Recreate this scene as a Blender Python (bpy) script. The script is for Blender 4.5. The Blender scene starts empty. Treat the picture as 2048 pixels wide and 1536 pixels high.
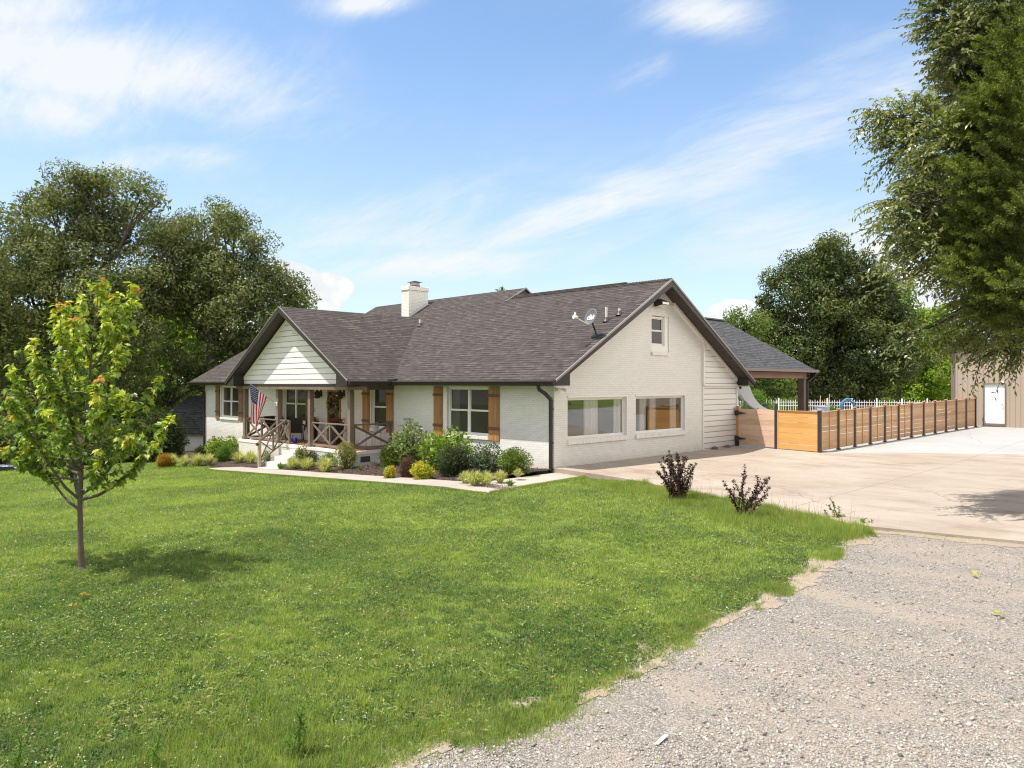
import bpy, math, random
import numpy as np
from mathutils import Vector, Matrix, noise as mnoise
R_ = math.radians
rng = np.random.default_rng(7)
random.seed(5)
scene = bpy.context.scene
col = scene.collection

# ------------------------------------------------------------------ camera
CAM = np.array([14.5, -16.3, 2.65]); FPX = 1481.0
YAW = R_(44.92)
cam_d = bpy.data.cameras.new("camera"); cam = bpy.data.objects.new("camera", cam_d); col.objects.link(cam)
cam.location = CAM; cam.rotation_euler = (R_(90), 0, YAW)
cam_d.sensor_width = 36; cam_d.lens = 36 * FPX / 2048; cam_d.clip_start = 0.1; cam_d.clip_end = 3000
scene.camera = cam
scene.render.filter_size = 1.1
try: scene.cycles.filter_width = 1.1
except Exception: pass
scene.render.resolution_x = 1024; scene.render.resolution_y = 768
FW = np.array([-math.sin(YAW), math.cos(YAW), 0]); RT = np.array([math.cos(YAW), math.sin(YAW), 0]); UP = np.array([0, 0, 1.0])

# ------------------------------------------------------------------ sun, sky, exposure
SUN_EL, SUN_H = R_(65.5), np.array([-0.447, -0.894])       # horizontal direction towards the sun
SUN_STRENGTH, SKY_STRENGTH, EXPOSURE = 4.2, 0.15, 0.60
S = Vector((SUN_H[0] * math.cos(SUN_EL), SUN_H[1] * math.cos(SUN_EL), math.sin(SUN_EL)))
sl = bpy.data.lights.new("sun", 'SUN'); sl.energy = SUN_STRENGTH; sl.angle = R_(0.5); sl.color = (1, 0.955, 0.88)
so = bpy.data.objects.new("sun", sl); col.objects.link(so); so.rotation_euler = S.to_track_quat('Z', 'Y').to_euler(); so.location = (0, 0, 30)
scene.view_settings.view_transform = 'Standard'; scene.view_settings.look = 'None'
scene.view_settings.gamma = 1; scene.view_settings.use_curve_mapping = False
scene.view_settings.exposure = EXPOSURE
world = bpy.data.worlds.new("World"); scene.world = world; world.use_nodes = True

class NT:
    """small node-tree writer"""
    def __init__(s, tree): s.t = tree; s.n = tree.nodes; s.l = tree.links
    def put(s, inp, v):
        if v is None: return
        if isinstance(v, bpy.types.NodeSocket): s.l.new(v, inp)
        else:
            try: inp.default_value = v
            except Exception:
                inp.default_value = (*v, 1.0) if len(v) == 3 else v
    def node(s, typ, ins=None, **attrs):
        n = s.n.new(typ)
        for k, v in attrs.items(): setattr(n, k, v)
        for k, v in (ins or {}).items(): s.put(n.inputs[k], v)
        return n
    def m(s, op, a, b=None, c=None, clamp=False):
        n = s.node('ShaderNodeMath', operation=op, use_clamp=clamp)
        s.put(n.inputs[0], a); s.put(n.inputs[1], b); s.put(n.inputs[2], c)
        return n.outputs[0]
    def v(s, op, a, b=None):
        n = s.node('ShaderNodeVectorMath', operation=op); s.put(n.inputs[0], a); s.put(n.inputs[1], b)
        return n.outputs['Value'] if op in ('DOT_PRODUCT', 'LENGTH', 'DISTANCE') else n.outputs[0]
    def mix(s, f, a, b, mode='MIX'):
        n = s.node('ShaderNodeMix', data_type='RGBA', blend_type=mode)
        s.put(n.inputs[0], f); s.put(n.inputs[6], a); s.put(n.inputs[7], b)
        return n.outputs[2]
    def ramp(s, f, stops, interp='LINEAR'):
        n = s.node('ShaderNodeValToRGB'); cr = n.color_ramp; cr.interpolation = interp
        while len(cr.elements) < len(stops): cr.elements.new(0.5)
        for e, (p, c) in zip(cr.elements, stops):
            e.position = p; e.color = (*c, 1) if hasattr(c, '__len__') else (c, c, c, 1)
        s.put(n.inputs[0], f); return n.outputs[0]
    def noise(s, vec, scale, detail=4, rough=0.55, dist=0.0):
        n = s.node('ShaderNodeTexNoise', {'Vector': vec, 'Scale': scale, 'Detail': detail, 'Roughness': rough, 'Distortion': dist})
        return n.outputs[0]
    def sstep(s, x, a, b):
        n = s.node('ShaderNodeMapRange', interpolation_type='SMOOTHSTEP')
        s.put(n.inputs[0], x); n.inputs[1].default_value = a; n.inputs[2].default_value = b
        return n.outputs[0]

def pdir(px, py):
    d = FW + RT * (px - 1024) / FPX + UP * (768 - py) / FPX
    return d / np.linalg.norm(d)

w = NT(world.node_tree)
for n in list(w.n): w.n.remove(n)
sky = w.node('ShaderNodeTexSky', sky_type='NISHITA', sun_disc=False)
sky.sun_elevation = SUN_EL; sky.sun_rotation = math.atan2(SUN_H[0], SUN_H[1])
sky.air_density = 1.0; sky.dust_density = 0.6; sky.ozone_density = 2.0; sky.altitude = 100
tc = w.node('ShaderNodeTexCoord').outputs['Generated']
dirv = w.v('NORMALIZE', tc)
sep = w.node('ShaderNodeSeparateXYZ'); w.put(sep.inputs[0], dirv)
zc = w.m('MAXIMUM', sep.outputs[2], 0.0)
inv = w.m('DIVIDE', 1.0, w.m('ADD', zc, 0.22))
pl = w.v('MULTIPLY', dirv, w.node('ShaderNodeCombineXYZ', {0: inv, 1: inv, 2: 0.0}).outputs[0])
mp = w.node('ShaderNodeMapping', {'Vector': pl, 'Rotation': (0, 0, R_(-33)), 'Scale': (0.75, 3.1, 1)}).outputs[0]
mp2 = w.node('ShaderNodeMapping', {'Vector': pl, 'Rotation': (0, 0, R_(-20)), 'Scale': (1.6, 2.6, 1)}).outputs[0]
n1 = w.noise(mp, 2.2, 9, 0.62, 0.9); n2 = w.noise(mp2, 1.5, 8, 0.6, 0.6); n3 = w.noise(mp, 12, 7, 0.72, 0.8)
wisp = w.m('ADD', w.m('ADD', w.m('MULTIPLY', n1, 0.5), w.m('MULTIPLY', n2, 0.35)), w.m('MULTIPLY', w.m('SUBTRACT', n3, 0.2), 0.25))
def blob(px, py, rx, ry, ang, amt):
    """soft elliptical region of the sky round one direction, fading out"""
    c = pdir(px, py); a = RT * math.cos(R_(ang)) + UP * math.sin(R_(ang)); a = a - c * a.dot(c); a /= np.linalg.norm(a); b = np.cross(c, a)
    df = w.v('SUBTRACT', dirv, tuple(c))
    u = w.m('DIVIDE', w.v('DOT_PRODUCT', df, tuple(a)), rx / FPX); t = w.m('DIVIDE', w.v('DOT_PRODUCT', df, tuple(b)), ry / FPX)
    q = w.m('ADD', w.m('MULTIPLY', u, u), w.m('MULTIPLY', t, t))
    return w.m('MULTIPLY', w.m('EXPONENT', w.m('MULTIPLY', q, -1.0)), amt)
regs = [(170, 130, 380, 95, -8, .95), (60, 215, 320, 70, 0, .8), (20, 20, 200, 60, 0, .8), (1150, 425, 360, 60, 16, .80), (1500, 300, 430, 95, 28, .62), (1310, 140, 70, 28, 25, .62),
        (1420, 35, 140, 50, -10, .85), (740, 5, 100, 26, 5, .9), (330, 320, 150, 34, 3, .75), (860, 530, 280, 44, 3, .85), (1650, 490, 320, 70, 0, .7), (900, 470, 560, 110, 5, .55), (1820, 170, 180, 70, 35, .6)]
acc = None
for r in regs:
    b = blob(*r); acc = b if acc is None else w.m('MAXIMUM', acc, b)
cm = w.m('MULTIPLY', w.sstep(w.m('ADD', wisp, w.m('MULTIPLY', w.m('SUBTRACT', acc, 0.5), 0.26)), 0.36, 0.68), w.m('ADD', w.m('MULTIPLY', acc, 0.85), 0.05))
veil = w.sstep(w.m('ADD', w.m('MULTIPLY', n2, 0.6), w.m('MULTIPLY', acc, 0.4)), 0.3, 0.9)
cirrus = w.m('MINIMUM', w.m('ADD', cm, w.m('MULTIPLY', veil, 0.50)), 0.93)
cn = w.node('ShaderNodeMapping', {'Vector': dirv, 'Scale': (1, 1, 1.35)}).outputs[0]
cnn = w.noise(cn, 13, 8, 0.58, 0.15)
cb = None
for r in [(650, 580, 62, 52, 0, 1.0), (590, 560, 70, 50, 0, 1.0), (600, 700, 140, 90, 0, 1.2), (1470, 625, 60, 28, 0, 1.0), (1430, 680, 110, 50, 0, 1.2), (1560, 650, 150, 40, 0, 1.0), (1765, 520, 60, 38, 0, 1.05), (1850, 590, 130, 50, 0, 1.1), (1700, 640, 160, 60, 0, 1.1)]:
    b = blob(*r); cb = b if cb is None else w.m('MAXIMUM', cb, b)
cum = w.sstep(w.m('ADD', cb, w.m('MULTIPLY', w.m('SUBTRACT', cnn, 0.5), 1.15)), 0.50, 0.62)
haze = w.m('MULTIPLY', w.m('SUBTRACT', 1.0, w.sstep(zc, -0.02, 0.46)), 0.55)
skyc = w.mix(1.0, sky.outputs[0], (1.0, 1.06, 1.06, 1), 'MULTIPLY')
skyc = w.mix(haze, skyc, (3.0, 3.3, 3.65, 1))
c1 = w.mix(cirrus, skyc, (4.1, 4.25, 4.4, 1))
cshade = w.mix(w.sstep(w.noise(cn, 26, 5), 0.35, 0.65), (3.8, 4.0, 4.2, 1), (4.6, 4.6, 4.6, 1))
c2 = w.mix(cum, c1, cshade)
# unseen bright cloud added behind the viewer as fill light for shaded walls
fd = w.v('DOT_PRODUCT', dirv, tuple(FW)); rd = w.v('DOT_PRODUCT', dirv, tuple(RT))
beh_fill = w.m('MULTIPLY', w.m('SUBTRACT', 1.0, w.sstep(w.m('SUBTRACT', fd, w.m('MULTIPLY', zc, 0.35)), 0.05, 0.55)), w.sstep(w.noise(dirv, 2.6, 6, 0.6), 0.30, 0.52))
c2 = w.mix(w.m('MULTIPLY', beh_fill, 0.9), c2, (5.6, 5.45, 5.2, 1))
rgt_fill = w.m('MULTIPLY', w.sstep(w.m('SUBTRACT', rd, w.m('MULTIPLY', zc, 0.15)), 0.64, 0.85), w.sstep(w.noise(dirv, 3.0, 5, 0.6), 0.25, 0.45))  # another unseen bright cloud, added right of the view to light the gable
c2 = w.mix(w.m('MULTIPLY', rgt_fill, 0.95), c2, (16.0, 15.4, 13.9, 1))
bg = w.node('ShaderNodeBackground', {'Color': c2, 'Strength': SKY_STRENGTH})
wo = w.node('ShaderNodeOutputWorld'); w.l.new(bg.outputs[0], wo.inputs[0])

# ------------------------------------------------------------------ terrain height and view helpers
def ss(x):
    x = np.clip(x, 0, 1); return x * x * (3 - 2 * x)
def G(x, y):
    x = np.asarray(x, float); y = np.asarray(y, float)
    z = 0.05 * np.clip(x, -34, 0)
    z = z + 0.12 * ss((y + 9) / 5) * ss(x / 5) * (1 - ss((y - 3) / 4))
    z = z - 1.3 * ss((-x - 24.5) / 3.5) * ss((-3.5 - y) / 2.5)
    z = z + 0.40 * ss((y - 22) / 8) * ss((x + 15) / 8)
    z = z + (0.05 * 0 + 1.0) * 0.02 * np.sin(x * 0.7 + 1) * np.sin(y * 0.55) * ss((-y - 4.5) / 2)
    return z
def zd(y): return 0.18 + 0.017 * np.maximum(np.asarray(y, float) - 9, 0)
def cp(px, py, d): return CAM + FW * d + RT * d * (px - 1024) / FPX + UP * d * (768 - py) / FPX
def gp(px, py, dz=0.0):
    z = 0.0
    for _ in range(30):
        d = (2.65 - z) * FPX / (py - 768); p = cp(px, py, d); z = 0.5 * z + 0.5 * (float(G(p[0], p[1])) + dz)
    p[2] = float(G(p[0], p[1])) + dz
    return p
def depth(p): return float((np.asarray(p) - CAM) @ FW)

# ------------------------------------------------------------------ object helpers
def tag(o, label=None, cat=None, group=None, kind=None):
    if label: o['label'] = label
    if cat: o['category'] = cat
    if group: o['group'] = group
    if kind: o['kind'] = kind
    return o
def empty(name, loc, label, cat, group=None, rz=0):
    o = bpy.data.objects.new(name, None); col.objects.link(o); o.location = Vector([float(c) for c in loc]); o.rotation_euler = (0, 0, rz)
    o.empty_display_size = 0.3
    return tag(o, label, cat, group)
def wloc(o):
    v = Vector((0, 0, 0))
    while o is not None: v += o.location; o = o.parent
    return v
def box_uv(me):
    """metric uv: u runs level along each face, v runs up its slope"""
    nv = len(me.vertices); V = np.empty(nv * 3); me.vertices.foreach_get('co', V); V = V.reshape(-1, 3)
    uvl = me.uv_layers.new(name='uv'); UVs = np.empty((len(me.loops), 2))
    for p in me.polygons:
        n = np.array(p.normal); t = np.cross([0, 0, 1.0], n); L = np.linalg.norm(t)
        t = t / L if L > 0.05 else np.array([1.0, 0, 0]); b = np.cross(n, t)
        if b[2] < 0: b = -b
        for li in p.loop_indices:
            c = V[me.loops[li].vertex_index]; UVs[li] = (c @ t, c @ b)
    uvl.data.foreach_set('uv', UVs.ravel())
class MB:
    def __init__(s): s.V = []; s.F = []; s.MI = []; s.mi = 0
    def add(s, vs, fs):
        o = len(s.V); s.V += [tuple(float(c) for c in v) for v in vs]
        for f in fs: s.F.append(tuple(o + i for i in f)); s.MI.append(s.mi)
        return s
    def box(s, x0, x1, y0, y1, z0, z1):
        x0, x1 = sorted((x0, x1)); y0, y1 = sorted((y0, y1)); z0, z1 = sorted((z0, z1))
        return s.add([(x0, y0, z0), (x1, y0, z0), (x1, y1, z0), (x0, y1, z0), (x0, y0, z1), (x1, y0, z1), (x1, y1, z1), (x0, y1, z1)],
                     [(0, 3, 2, 1), (4, 5, 6, 7), (0, 1, 5, 4), (1, 2, 6, 5), (2, 3, 7, 6), (3, 0, 4, 7)])
    def prism(s, poly, off):
        """poly: 3-D outline, off: extrusion vector"""
        poly = [np.array(p, float) for p in poly]; off = np.array(off, float); n = len(poly)
        nn = sum((np.cross(poly[i], poly[(i + 1) % n]) for i in range(n)), np.zeros(3))
        if nn @ off > 0: poly = poly[::-1]
        vs = poly + [p + off for p in poly]
        fs = [tuple(range(n)), tuple(range(2 * n - 1, n - 1, -1))] + [(i, i + n, (i + 1) % n + n, (i + 1) % n) for i in range(n)]
        return s.add(vs, fs)
    def bar(s, a, b, wd, ht, up=(0, 0, 1)):
        a = np.array(a, float); b = np.array(b, float); d = b - a; d /= np.linalg.norm(d)
        sd = np.cross(d, up); sd /= max(np.linalg.norm(sd), 1e-6); u = np.cross(sd, d)
        q = [a - sd * wd / 2 - u * ht / 2, a + sd * wd / 2 - u * ht / 2, a + sd * wd / 2 + u * ht / 2, a - sd * wd / 2 + u * ht / 2]
        return s.prism(q, b - a)
    def tube(s, pts, r, n=8, cap=True):
        pts = [np.array(p, float) for p in pts]; rs = r if hasattr(r, '__len__') else [r] * len(pts)
        rings = []; prev = None
        for i, p in enumerate(pts):
            d = pts[min(i + 1, len(pts) - 1)] - pts[max(i - 1, 0)]; d /= max(np.linalg.norm(d), 1e-9)
            if prev is None:
                a = np.cross(d, [0, 0, 1.0]);
                if np.linalg.norm(a) < 0.1: a = np.cross(d, [1.0, 0, 0])
            else: a = prev - d * (prev @ d)
            a /= np.linalg.norm(a); prev = a; b = np.cross(d, a)
            rings.append([p + rs[i] * (a * math.cos(2 * math.pi * k / n) + b * math.sin(2 * math.pi * k / n)) for k in range(n)])
        vs = [v for rg in rings for v in rg]; fs = []
        for i in range(len(pts) - 1):
            for k in range(n): fs.append((i * n + k, i * n + (k + 1) % n, (i + 1) * n + (k + 1) % n, (i + 1) * n + k))
        if cap: fs.append(tuple(range(n - 1, -1, -1))); fs.append(tuple((len(pts) - 1) * n + k for k in range(n)))
        return s.add(vs, fs)
    def lathe(s, prof, c, n=16):
        vs = []; fs = []
        for r, z in prof:
            for k in range(n): vs.append((c[0] + r * math.cos(2 * math.pi * k / n), c[1] + r * math.sin(2 * math.pi * k / n), c[2] + z))
        for i in range(len(prof) - 1):
            for k in range(n): fs.append((i * n + k, i * n + (k + 1) % n, (i + 1) * n + (k + 1) % n, (i + 1) * n + k))
        fs.append(tuple(range(n - 1, -1, -1))); fs.append(tuple((len(prof) - 1) * n + k for k in range(n)))
        return s.add(vs, fs)
    def build(s, name, mat, parent=None, bevel=0, smooth=False, origin=None):
        off = wloc(parent) if parent else Vector(origin if origin is not None else (0, 0, 0))
        me = bpy.data.meshes.new(name); me.from_pydata([(v[0] - off[0], v[1] - off[1], v[2] - off[2]) for v in s.V], [], s.F); me.update()
        for m_ in (mat if isinstance(mat, (list, tuple)) else [mat]): me.materials.append(m_)
        if isinstance(mat, (list, tuple)): me.polygons.foreach_set('material_index', s.MI)
        box_uv(me)
        if smooth: me.polygons.foreach_set('use_smooth', [True] * len(me.polygons))
        o = bpy.data.objects.new(name, me); col.objects.link(o)
        if parent: o.parent = parent
        else: o.location = off
        if bevel:
            b = o.modifiers.new('bevel', 'BEVEL'); b.width = bevel; b.segments = 1; b.limit_method = 'ANGLE'
        return o
def nmesh(name, V, F, mat, parent=None, origin=None, smooth=False, mi=None):
    """fast mesh from arrays; V (n,3), F (m,k)"""
    off = np.array(wloc(parent) if parent else (origin if origin is not None else (0, 0, 0)), float)
    V = np.asarray(V, np.float64) - off; F = np.asarray(F, np.int32); k = F.shape[1]
    me = bpy.data.meshes.new(name); me.vertices.add(len(V)); me.vertices.foreach_set('co', V.astype(np.float32).ravel())
    me.loops.add(F.size); me.loops.foreach_set('vertex_index', F.ravel()); me.polygons.add(len(F))
    me.polygons.foreach_set('loop_start', np.arange(0, F.size, k, dtype=np.int32)); me.polygons.foreach_set('loop_total', np.full(len(F), k, np.int32))
    for m_ in (mat if isinstance(mat, (list, tuple)) else [mat]): me.materials.append(m_)
    if mi is not None: me.polygons.foreach_set('material_index', np.asarray(mi, np.int32))
    if smooth: me.polygons.foreach_set('use_smooth', np.ones(len(F), bool))
    me.update(); me.validate()
    o = bpy.data.objects.new(name, me); col.objects.link(o)
    if parent: o.parent = parent
    else: o.location = Vector(off)
    return o

# ------------------------------------------------------------------ materials
def mat(name):
    m_ = bpy.data.materials.new(name); m_.use_nodes = True; t = NT(m_.node_tree)
    b = m_.node_tree.nodes['Principled BSDF']; return m_, t, b
def uvn(t): return t.node('ShaderNodeTexCoord').outputs['UV']
def pos(t): return t.node('ShaderNodeNewGeometry').outputs['Position']
def bump(t, b, h, strength=0.5, dist=0.01):
    n = t.node('ShaderNodeBump', {'Height': h, 'Strength': strength, 'Distance': dist}); t.l.new(n.outputs[0], b.inputs['Normal'])
def plain(name, c, rough=0.6, var=0.12, scale=3.0, metal=0.0, bmp=0.0, bs=40):
    m_, t, b = mat(name); p = pos(t)
    n = t.noise(p, scale, 5, 0.6); f = t.m('MULTIPLY', t.m('SUBTRACT', n, 0.5), 2 * var * 2)
    c2 = t.mix(t.m('ADD', 0.5, f, clamp=True), tuple(x * (1 - var) for x in c) + (1,), tuple(min(1, x * (1 + var)) for x in c) + (1,))
    t.put(b.inputs['Base Color'], c2); b.inputs['Roughness'].default_value = rough; b.inputs['Metallic'].default_value = metal
    if bmp: bump(t, b, t.noise(p, bs, 4), bmp)
    return m_
def brick_mat(name, c, soot=0.0, mort=0.74, top=None):
    m_, t, b = mat(name); uv = uvn(t)
    br = t.node('ShaderNodeTexBrick', {'Vector': uv, 'Color1': (1, 1, 1, 1), 'Color2': (0.93, 0.93, 0.93, 1), 'Mortar': (mort, mort, mort, 1), 'Scale': 1.0,
                'Mortar Size': 0.0055, 'Mortar Smooth': 0.3, 'Bias': 0.0, 'Brick Width': 0.21, 'Row Height': 0.0677})
    n = t.noise(uv, 0.7, 5, 0.6); n2 = t.noise(uv, 9, 4, 0.6)
    cc = t.mix(1.0, br.outputs[0], tuple(c) + (1,), 'MULTIPLY')
    cc = t.mix(t.m('MULTIPLY', t.sstep(n, 0.4, 0.75), 0.22), cc, (c[0] * .8, c[1] * .78, c[2] * .72, 1))
    cc = t.mix(t.m('MULTIPLY', t.sstep(n2, 0.58, 0.75), 0.16), cc, (c[0] * .72, c[1] * .72, c[2] * .7, 1))
    sz = t.node('ShaderNodeSeparateXYZ'); t.put(sz.inputs[0], uv)     # soil splashed up the foot of the wall, ragged top edge
    spl = t.m('SUBTRACT', 1.0, t.sstep(t.m('ADD', sz.outputs[1], t.m('MULTIPLY', t.noise(uv, 2.6, 6, 0.7), -0.75)), -0.22, 0.12))
    cc = t.mix(t.m('MULTIPLY', spl, 0.30), cc, (c[0] * .60, c[1] * .50, c[2] * .40, 1))
    t.put(b.inputs['Base Color'], cc); b.inputs['Roughness'].default_value = 0.6
    h = t.m('ADD', t.m('MULTIPLY', br.outputs['Fac'], -1.0), t.m('MULTIPLY', t.noise(uv, 30, 3), 0.5)); bump(t, b, h, 0.5, 0.005)
    return m_
def lap_mat(name, c, pitch, line=0.35, vert=False, vshift=0.0):
    """lap siding or boards: thin shadow gap every pitch metres, boards of slightly different tone"""
    m_, t, b = mat(name); s = t.node('ShaderNodeSeparateXYZ'); t.put(s.inputs[0], uvn(t)); x = s.outputs[0 if vert else 1]
    q = t.m('DIVIDE', t.m('ADD', x, vshift), pitch); fr = t.m('FRACT', q); fl = t.m('FLOOR', q)
    wn = t.node('ShaderNodeTexWhiteNoise', {'W': fl}, noise_dimensions='1D').outputs[0]
    ln = t.sstep(fr, 0.04, 0.16)
    c1 = t.mix(wn, tuple(k * .93 for k in c) + (1,), tuple(c) + (1,)); c1 = t.mix(ln, tuple(k * line for k in c) + (1,), c1)
    c1 = t.mix(t.m('MULTIPLY', t.sstep(t.noise(uvn(t), 1.2, 5), 0.45, 0.8), 0.2), c1, tuple(k * .75 for k in c) + (1,))
    t.put(b.inputs['Base Color'], c1); b.inputs['Roughness'].default_value = 0.55
    bump(t, b, t.m('MULTIPLY', t.m('MINIMUM', t.m('MULTIPLY', fr, 6), 1.0), t.m('SUBTRACT', 1.3, t.m('MULTIPLY', fr, 0.6))), 0.8, 0.012)
    return m_
def shingle_mat(name, cs, rowh=0.15, wd=0.21, tint=(1, 1, 1)):
    m_, t, b = mat(name); uv = uvn(t)
    br = t.node('ShaderNodeTexBrick', {'Vector': uv, 'Color1': (0, 0, 0, 1), 'Color2': (1, 1, 1, 1), 'Mortar': (0.5, 0.5, 0.5, 1), 'Scale': 1.0, 'Mortar Size': 0.0, 'Bias': 0.0, 'Brick Width': wd, 'Row Height': rowh}, offset=0.37, squash=0.7, squash_frequency=3)
    br2 = t.node('ShaderNodeTexBrick', {'Vector': t.v('ADD', uv, (0.11, 0.0, 0)), 'Color1': (0, 0, 0, 1), 'Color2': (1, 1, 1, 1), 'Mortar': (0.5, 0.5, 0.5, 1), 'Scale': 1.0, 'Mortar Size': 0.0, 'Bias': 0.0, 'Brick Width': wd * 1.37, 'Row Height': rowh}, offset=0.61)
    s = t.node('ShaderNodeSeparateXYZ'); t.put(s.inputs[0], uv)
    fr = t.m('FRACT', t.m('DIVIDE', s.outputs[1], rowh))
    k = t.m('ADD', t.m('MULTIPLY', t.node('ShaderNodeRGBToBW', {0: br.outputs[0]}).outputs[0], 0.55), t.m('MULTIPLY', t.node('ShaderNodeRGBToBW', {0: br2.outputs[0]}).outputs[0], 0.45))
    k = t.m('ADD', t.m('MULTIPLY', k, 0.8), t.m('MULTIPLY', t.noise(uv, 60, 3, 0.7), 0.2))
    c = t.ramp(k, [(0.15, cs[0]), (0.4, cs[1]), (0.62, cs[2]), (0.88, cs[3])])
    c = t.mix(t.m('MULTIPLY', t.sstep(t.noise(uv, 0.5, 4), 0.45, 0.7), 0.12), c, tuple(x * .72 for x in cs[1]) + (1,))
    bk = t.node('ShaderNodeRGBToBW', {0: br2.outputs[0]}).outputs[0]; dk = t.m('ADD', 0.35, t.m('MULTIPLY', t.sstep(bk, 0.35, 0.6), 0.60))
    dark = t.m('SUBTRACT', 1.0, t.m('MULTIPLY', t.m('SUBTRACT', 1.0, t.sstep(fr, 0.10, 0.38)), dk))  # shadow under the tabs, painted into the shingle colour as dark dashes
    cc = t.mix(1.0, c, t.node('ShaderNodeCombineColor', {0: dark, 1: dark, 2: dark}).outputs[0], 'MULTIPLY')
    t.put(b.inputs['Base Color'], cc); b.inputs['Roughness'].default_value = 0.85
    b.inputs['Specular IOR Level'].default_value = 0.3
    h = t.m('ADD', t.m('MULTIPLY', t.m('SUBTRACT', 1.0, fr), 0.6), t.m('ADD', t.m('MULTIPLY', k, 0.5), t.m('MULTIPLY', t.noise(uv, 90, 3), 0.25))); bump(t, b, h, 0.7, 0.012)
    return m_
def wood_mat(name, ca, cb, knots=True, rough=0.7, plank=0.0, vert=True, grain=1.0):
    m_, t, b = mat(name); uv = uvn(t)
    sc = (14 * grain, 1.0, 1) if vert else (1.0, 14 * grain, 1)
    mpn = t.node('ShaderNodeMapping', {'Vector': uv, 'Scale': sc}).outputs[0]
    n = t.noise(mpn, 2.0, 6, 0.65, 0.6); n2 = t.noise(uv, 1.3, 4, 0.6)
    f = t.m('ADD', t.m('MULTIPLY', n, 0.7), t.m('MULTIPLY', n2, 0.5), clamp=True)
    ri = t.node('ShaderNodeNewGeometry').outputs['Random Per Island']
    f = t.m('ADD', f, t.m('MULTIPLY', t.m('SUBTRACT', ri, 0.5), 0.28), clamp=True)
    c = t.ramp(f, [(0.25, ca), (0.8, cb)])
    if plank:
        s = t.node('ShaderNodeSeparateXYZ'); t.put(s.inputs[0], uv); q = t.m('DIVIDE', s.outputs[0 if vert else 1], plank)
        wn = t.node('ShaderNodeTexWhiteNoise', {'W': t.m('FLOOR', q)}, noise_dimensions='1D').outputs[0]
        c = t.mix(t.m('MULTIPLY', wn, 0.35), c, tuple(x * .62 for x in ca) + (1,))
        ln = t.sstep(t.m('FRACT', q), 0.0, 0.06); c = t.mix(ln, tuple(x * .3 for x in ca) + (1,), c)
    if knots:
        vo = t.node('ShaderNodeTexVoronoi', {'Vector': t.node('ShaderNodeMapping', {'Vector': uv, 'Scale': (3.2, 4.6, 1)}).outputs[0], 'Scale': 1.0, 'Randomness': 1.0})
        kn = t.m('SUBTRACT', 1.0, t.sstep(vo.outputs['Distance'], 0.03, 0.10)); c = t.mix(t.m('MULTIPLY', kn, 0.75), c, tuple(x * .3 for x in ca) + (1,))
    t.put(b.inputs['Base Color'], c); b.inputs['Roughness'].default_value = rough; bump(t, b, n, 0.35, 0.004)
    return m_
def leaf_mat(name, cs, trans=0.35, nscale=0.6, rough=0.55, spec=0.25, warm=None):
    """leaves: each leaf its own tone out of a ramp, tone also drifting through the plant"""
    m_, t, b = mat(name); g = t.node('ShaderNodeNewGeometry')
    n = t.noise(g.outputs['Position'], nscale, 3, 0.6)
    f = t.m('ADD', t.m('MULTIPLY', g.outputs['Random Per Island'], 0.65), t.m('MULTIPLY', t.m('SUBTRACT', n, 0.5), 1.5)); f = t.m('ADD', f, 0.15, clamp=True)
    c = t.ramp(f, [(i / (len(cs) - 1), k) for i, k in enumerate(cs)])
    t.put(b.inputs['Base Color'], c); b.inputs['Roughness'].default_value = rough; b.inputs['Specular IOR Level'].default_value = spec
    tr = t.node('ShaderNodeBsdfTranslucent'); t.put(tr.inputs[0], t.mix(1.0, c, (1.15, 1.25, 0.5, 1), 'MULTIPLY'))
    mx = t.node('ShaderNodeMixShader', {0: trans}); t.l.new(b.outputs[0], mx.inputs[1]); t.l.new(tr.outputs[0], mx.inputs[2])
    t.l.new(mx.outputs[0], m_.node_tree.nodes['Material Output'].inputs[0]); return m_

M = {}
M['brick'] = brick_mat('painted_brick', (0.80, 0.78, 0.745))
M['soldier'] = plain('painted_brick_sill', (0.80, 0.78, 0.745), 0.6, 0.05, 8)
M['siding'] = lap_mat('lap_siding', (0.80, 0.765, 0.785), 0.215, 0.25)
M['siding2'] = lap_mat('lap_siding_wide', (0.80, 0.78, 0.745), 0.205, 0.32)
M['white'] = plain('white_trim', (0.80, 0.78, 0.745), 0.4, 0.03)
M['trim'] = plain('brown_trim', (0.024, 0.017, 0.013), 0.6, 0.15)
M['soffit'] = lap_mat('brown_soffit', (0.052, 0.040, 0.034), 0.12, 0.45)
M['drip'] = plain('drip_edge', (0.24, 0.215, 0.20), 0.4, 0.1)
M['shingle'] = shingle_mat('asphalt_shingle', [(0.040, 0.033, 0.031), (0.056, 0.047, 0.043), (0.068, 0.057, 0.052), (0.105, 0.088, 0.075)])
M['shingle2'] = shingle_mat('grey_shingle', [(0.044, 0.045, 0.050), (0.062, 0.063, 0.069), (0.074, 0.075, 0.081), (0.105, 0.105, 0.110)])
M['weathered'] = wood_mat('weathered_wood', (0.065, 0.044, 0.032), (0.22, 0.165, 0.125), True, 0.8)
M['newel'] = wood_mat('pale_wood', (0.24, 0.17, 0.11), (0.42, 0.32, 0.22), True, 0.8)
M['shutter'] = wood_mat('stained_shutter', (0.16, 0.075, 0.028), (0.52, 0.25, 0.085), True, 0.6, 0.125)
M['shutter2'] = wood_mat('grey_shutter', (0.11, 0.07, 0.04), (0.30, 0.18, 0.10), True, 0.6, 0.125)
M['batten'] = wood_mat('shutter_batten', (0.05, 0.025, 0.015), (0.16, 0.08, 0.04), False, 0.6)
M['cedar'] = wood_mat('cedar_board', (0.36, 0.195, 0.095), (0.62, 0.39, 0.215), True, 0.7, 0, False)
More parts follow.
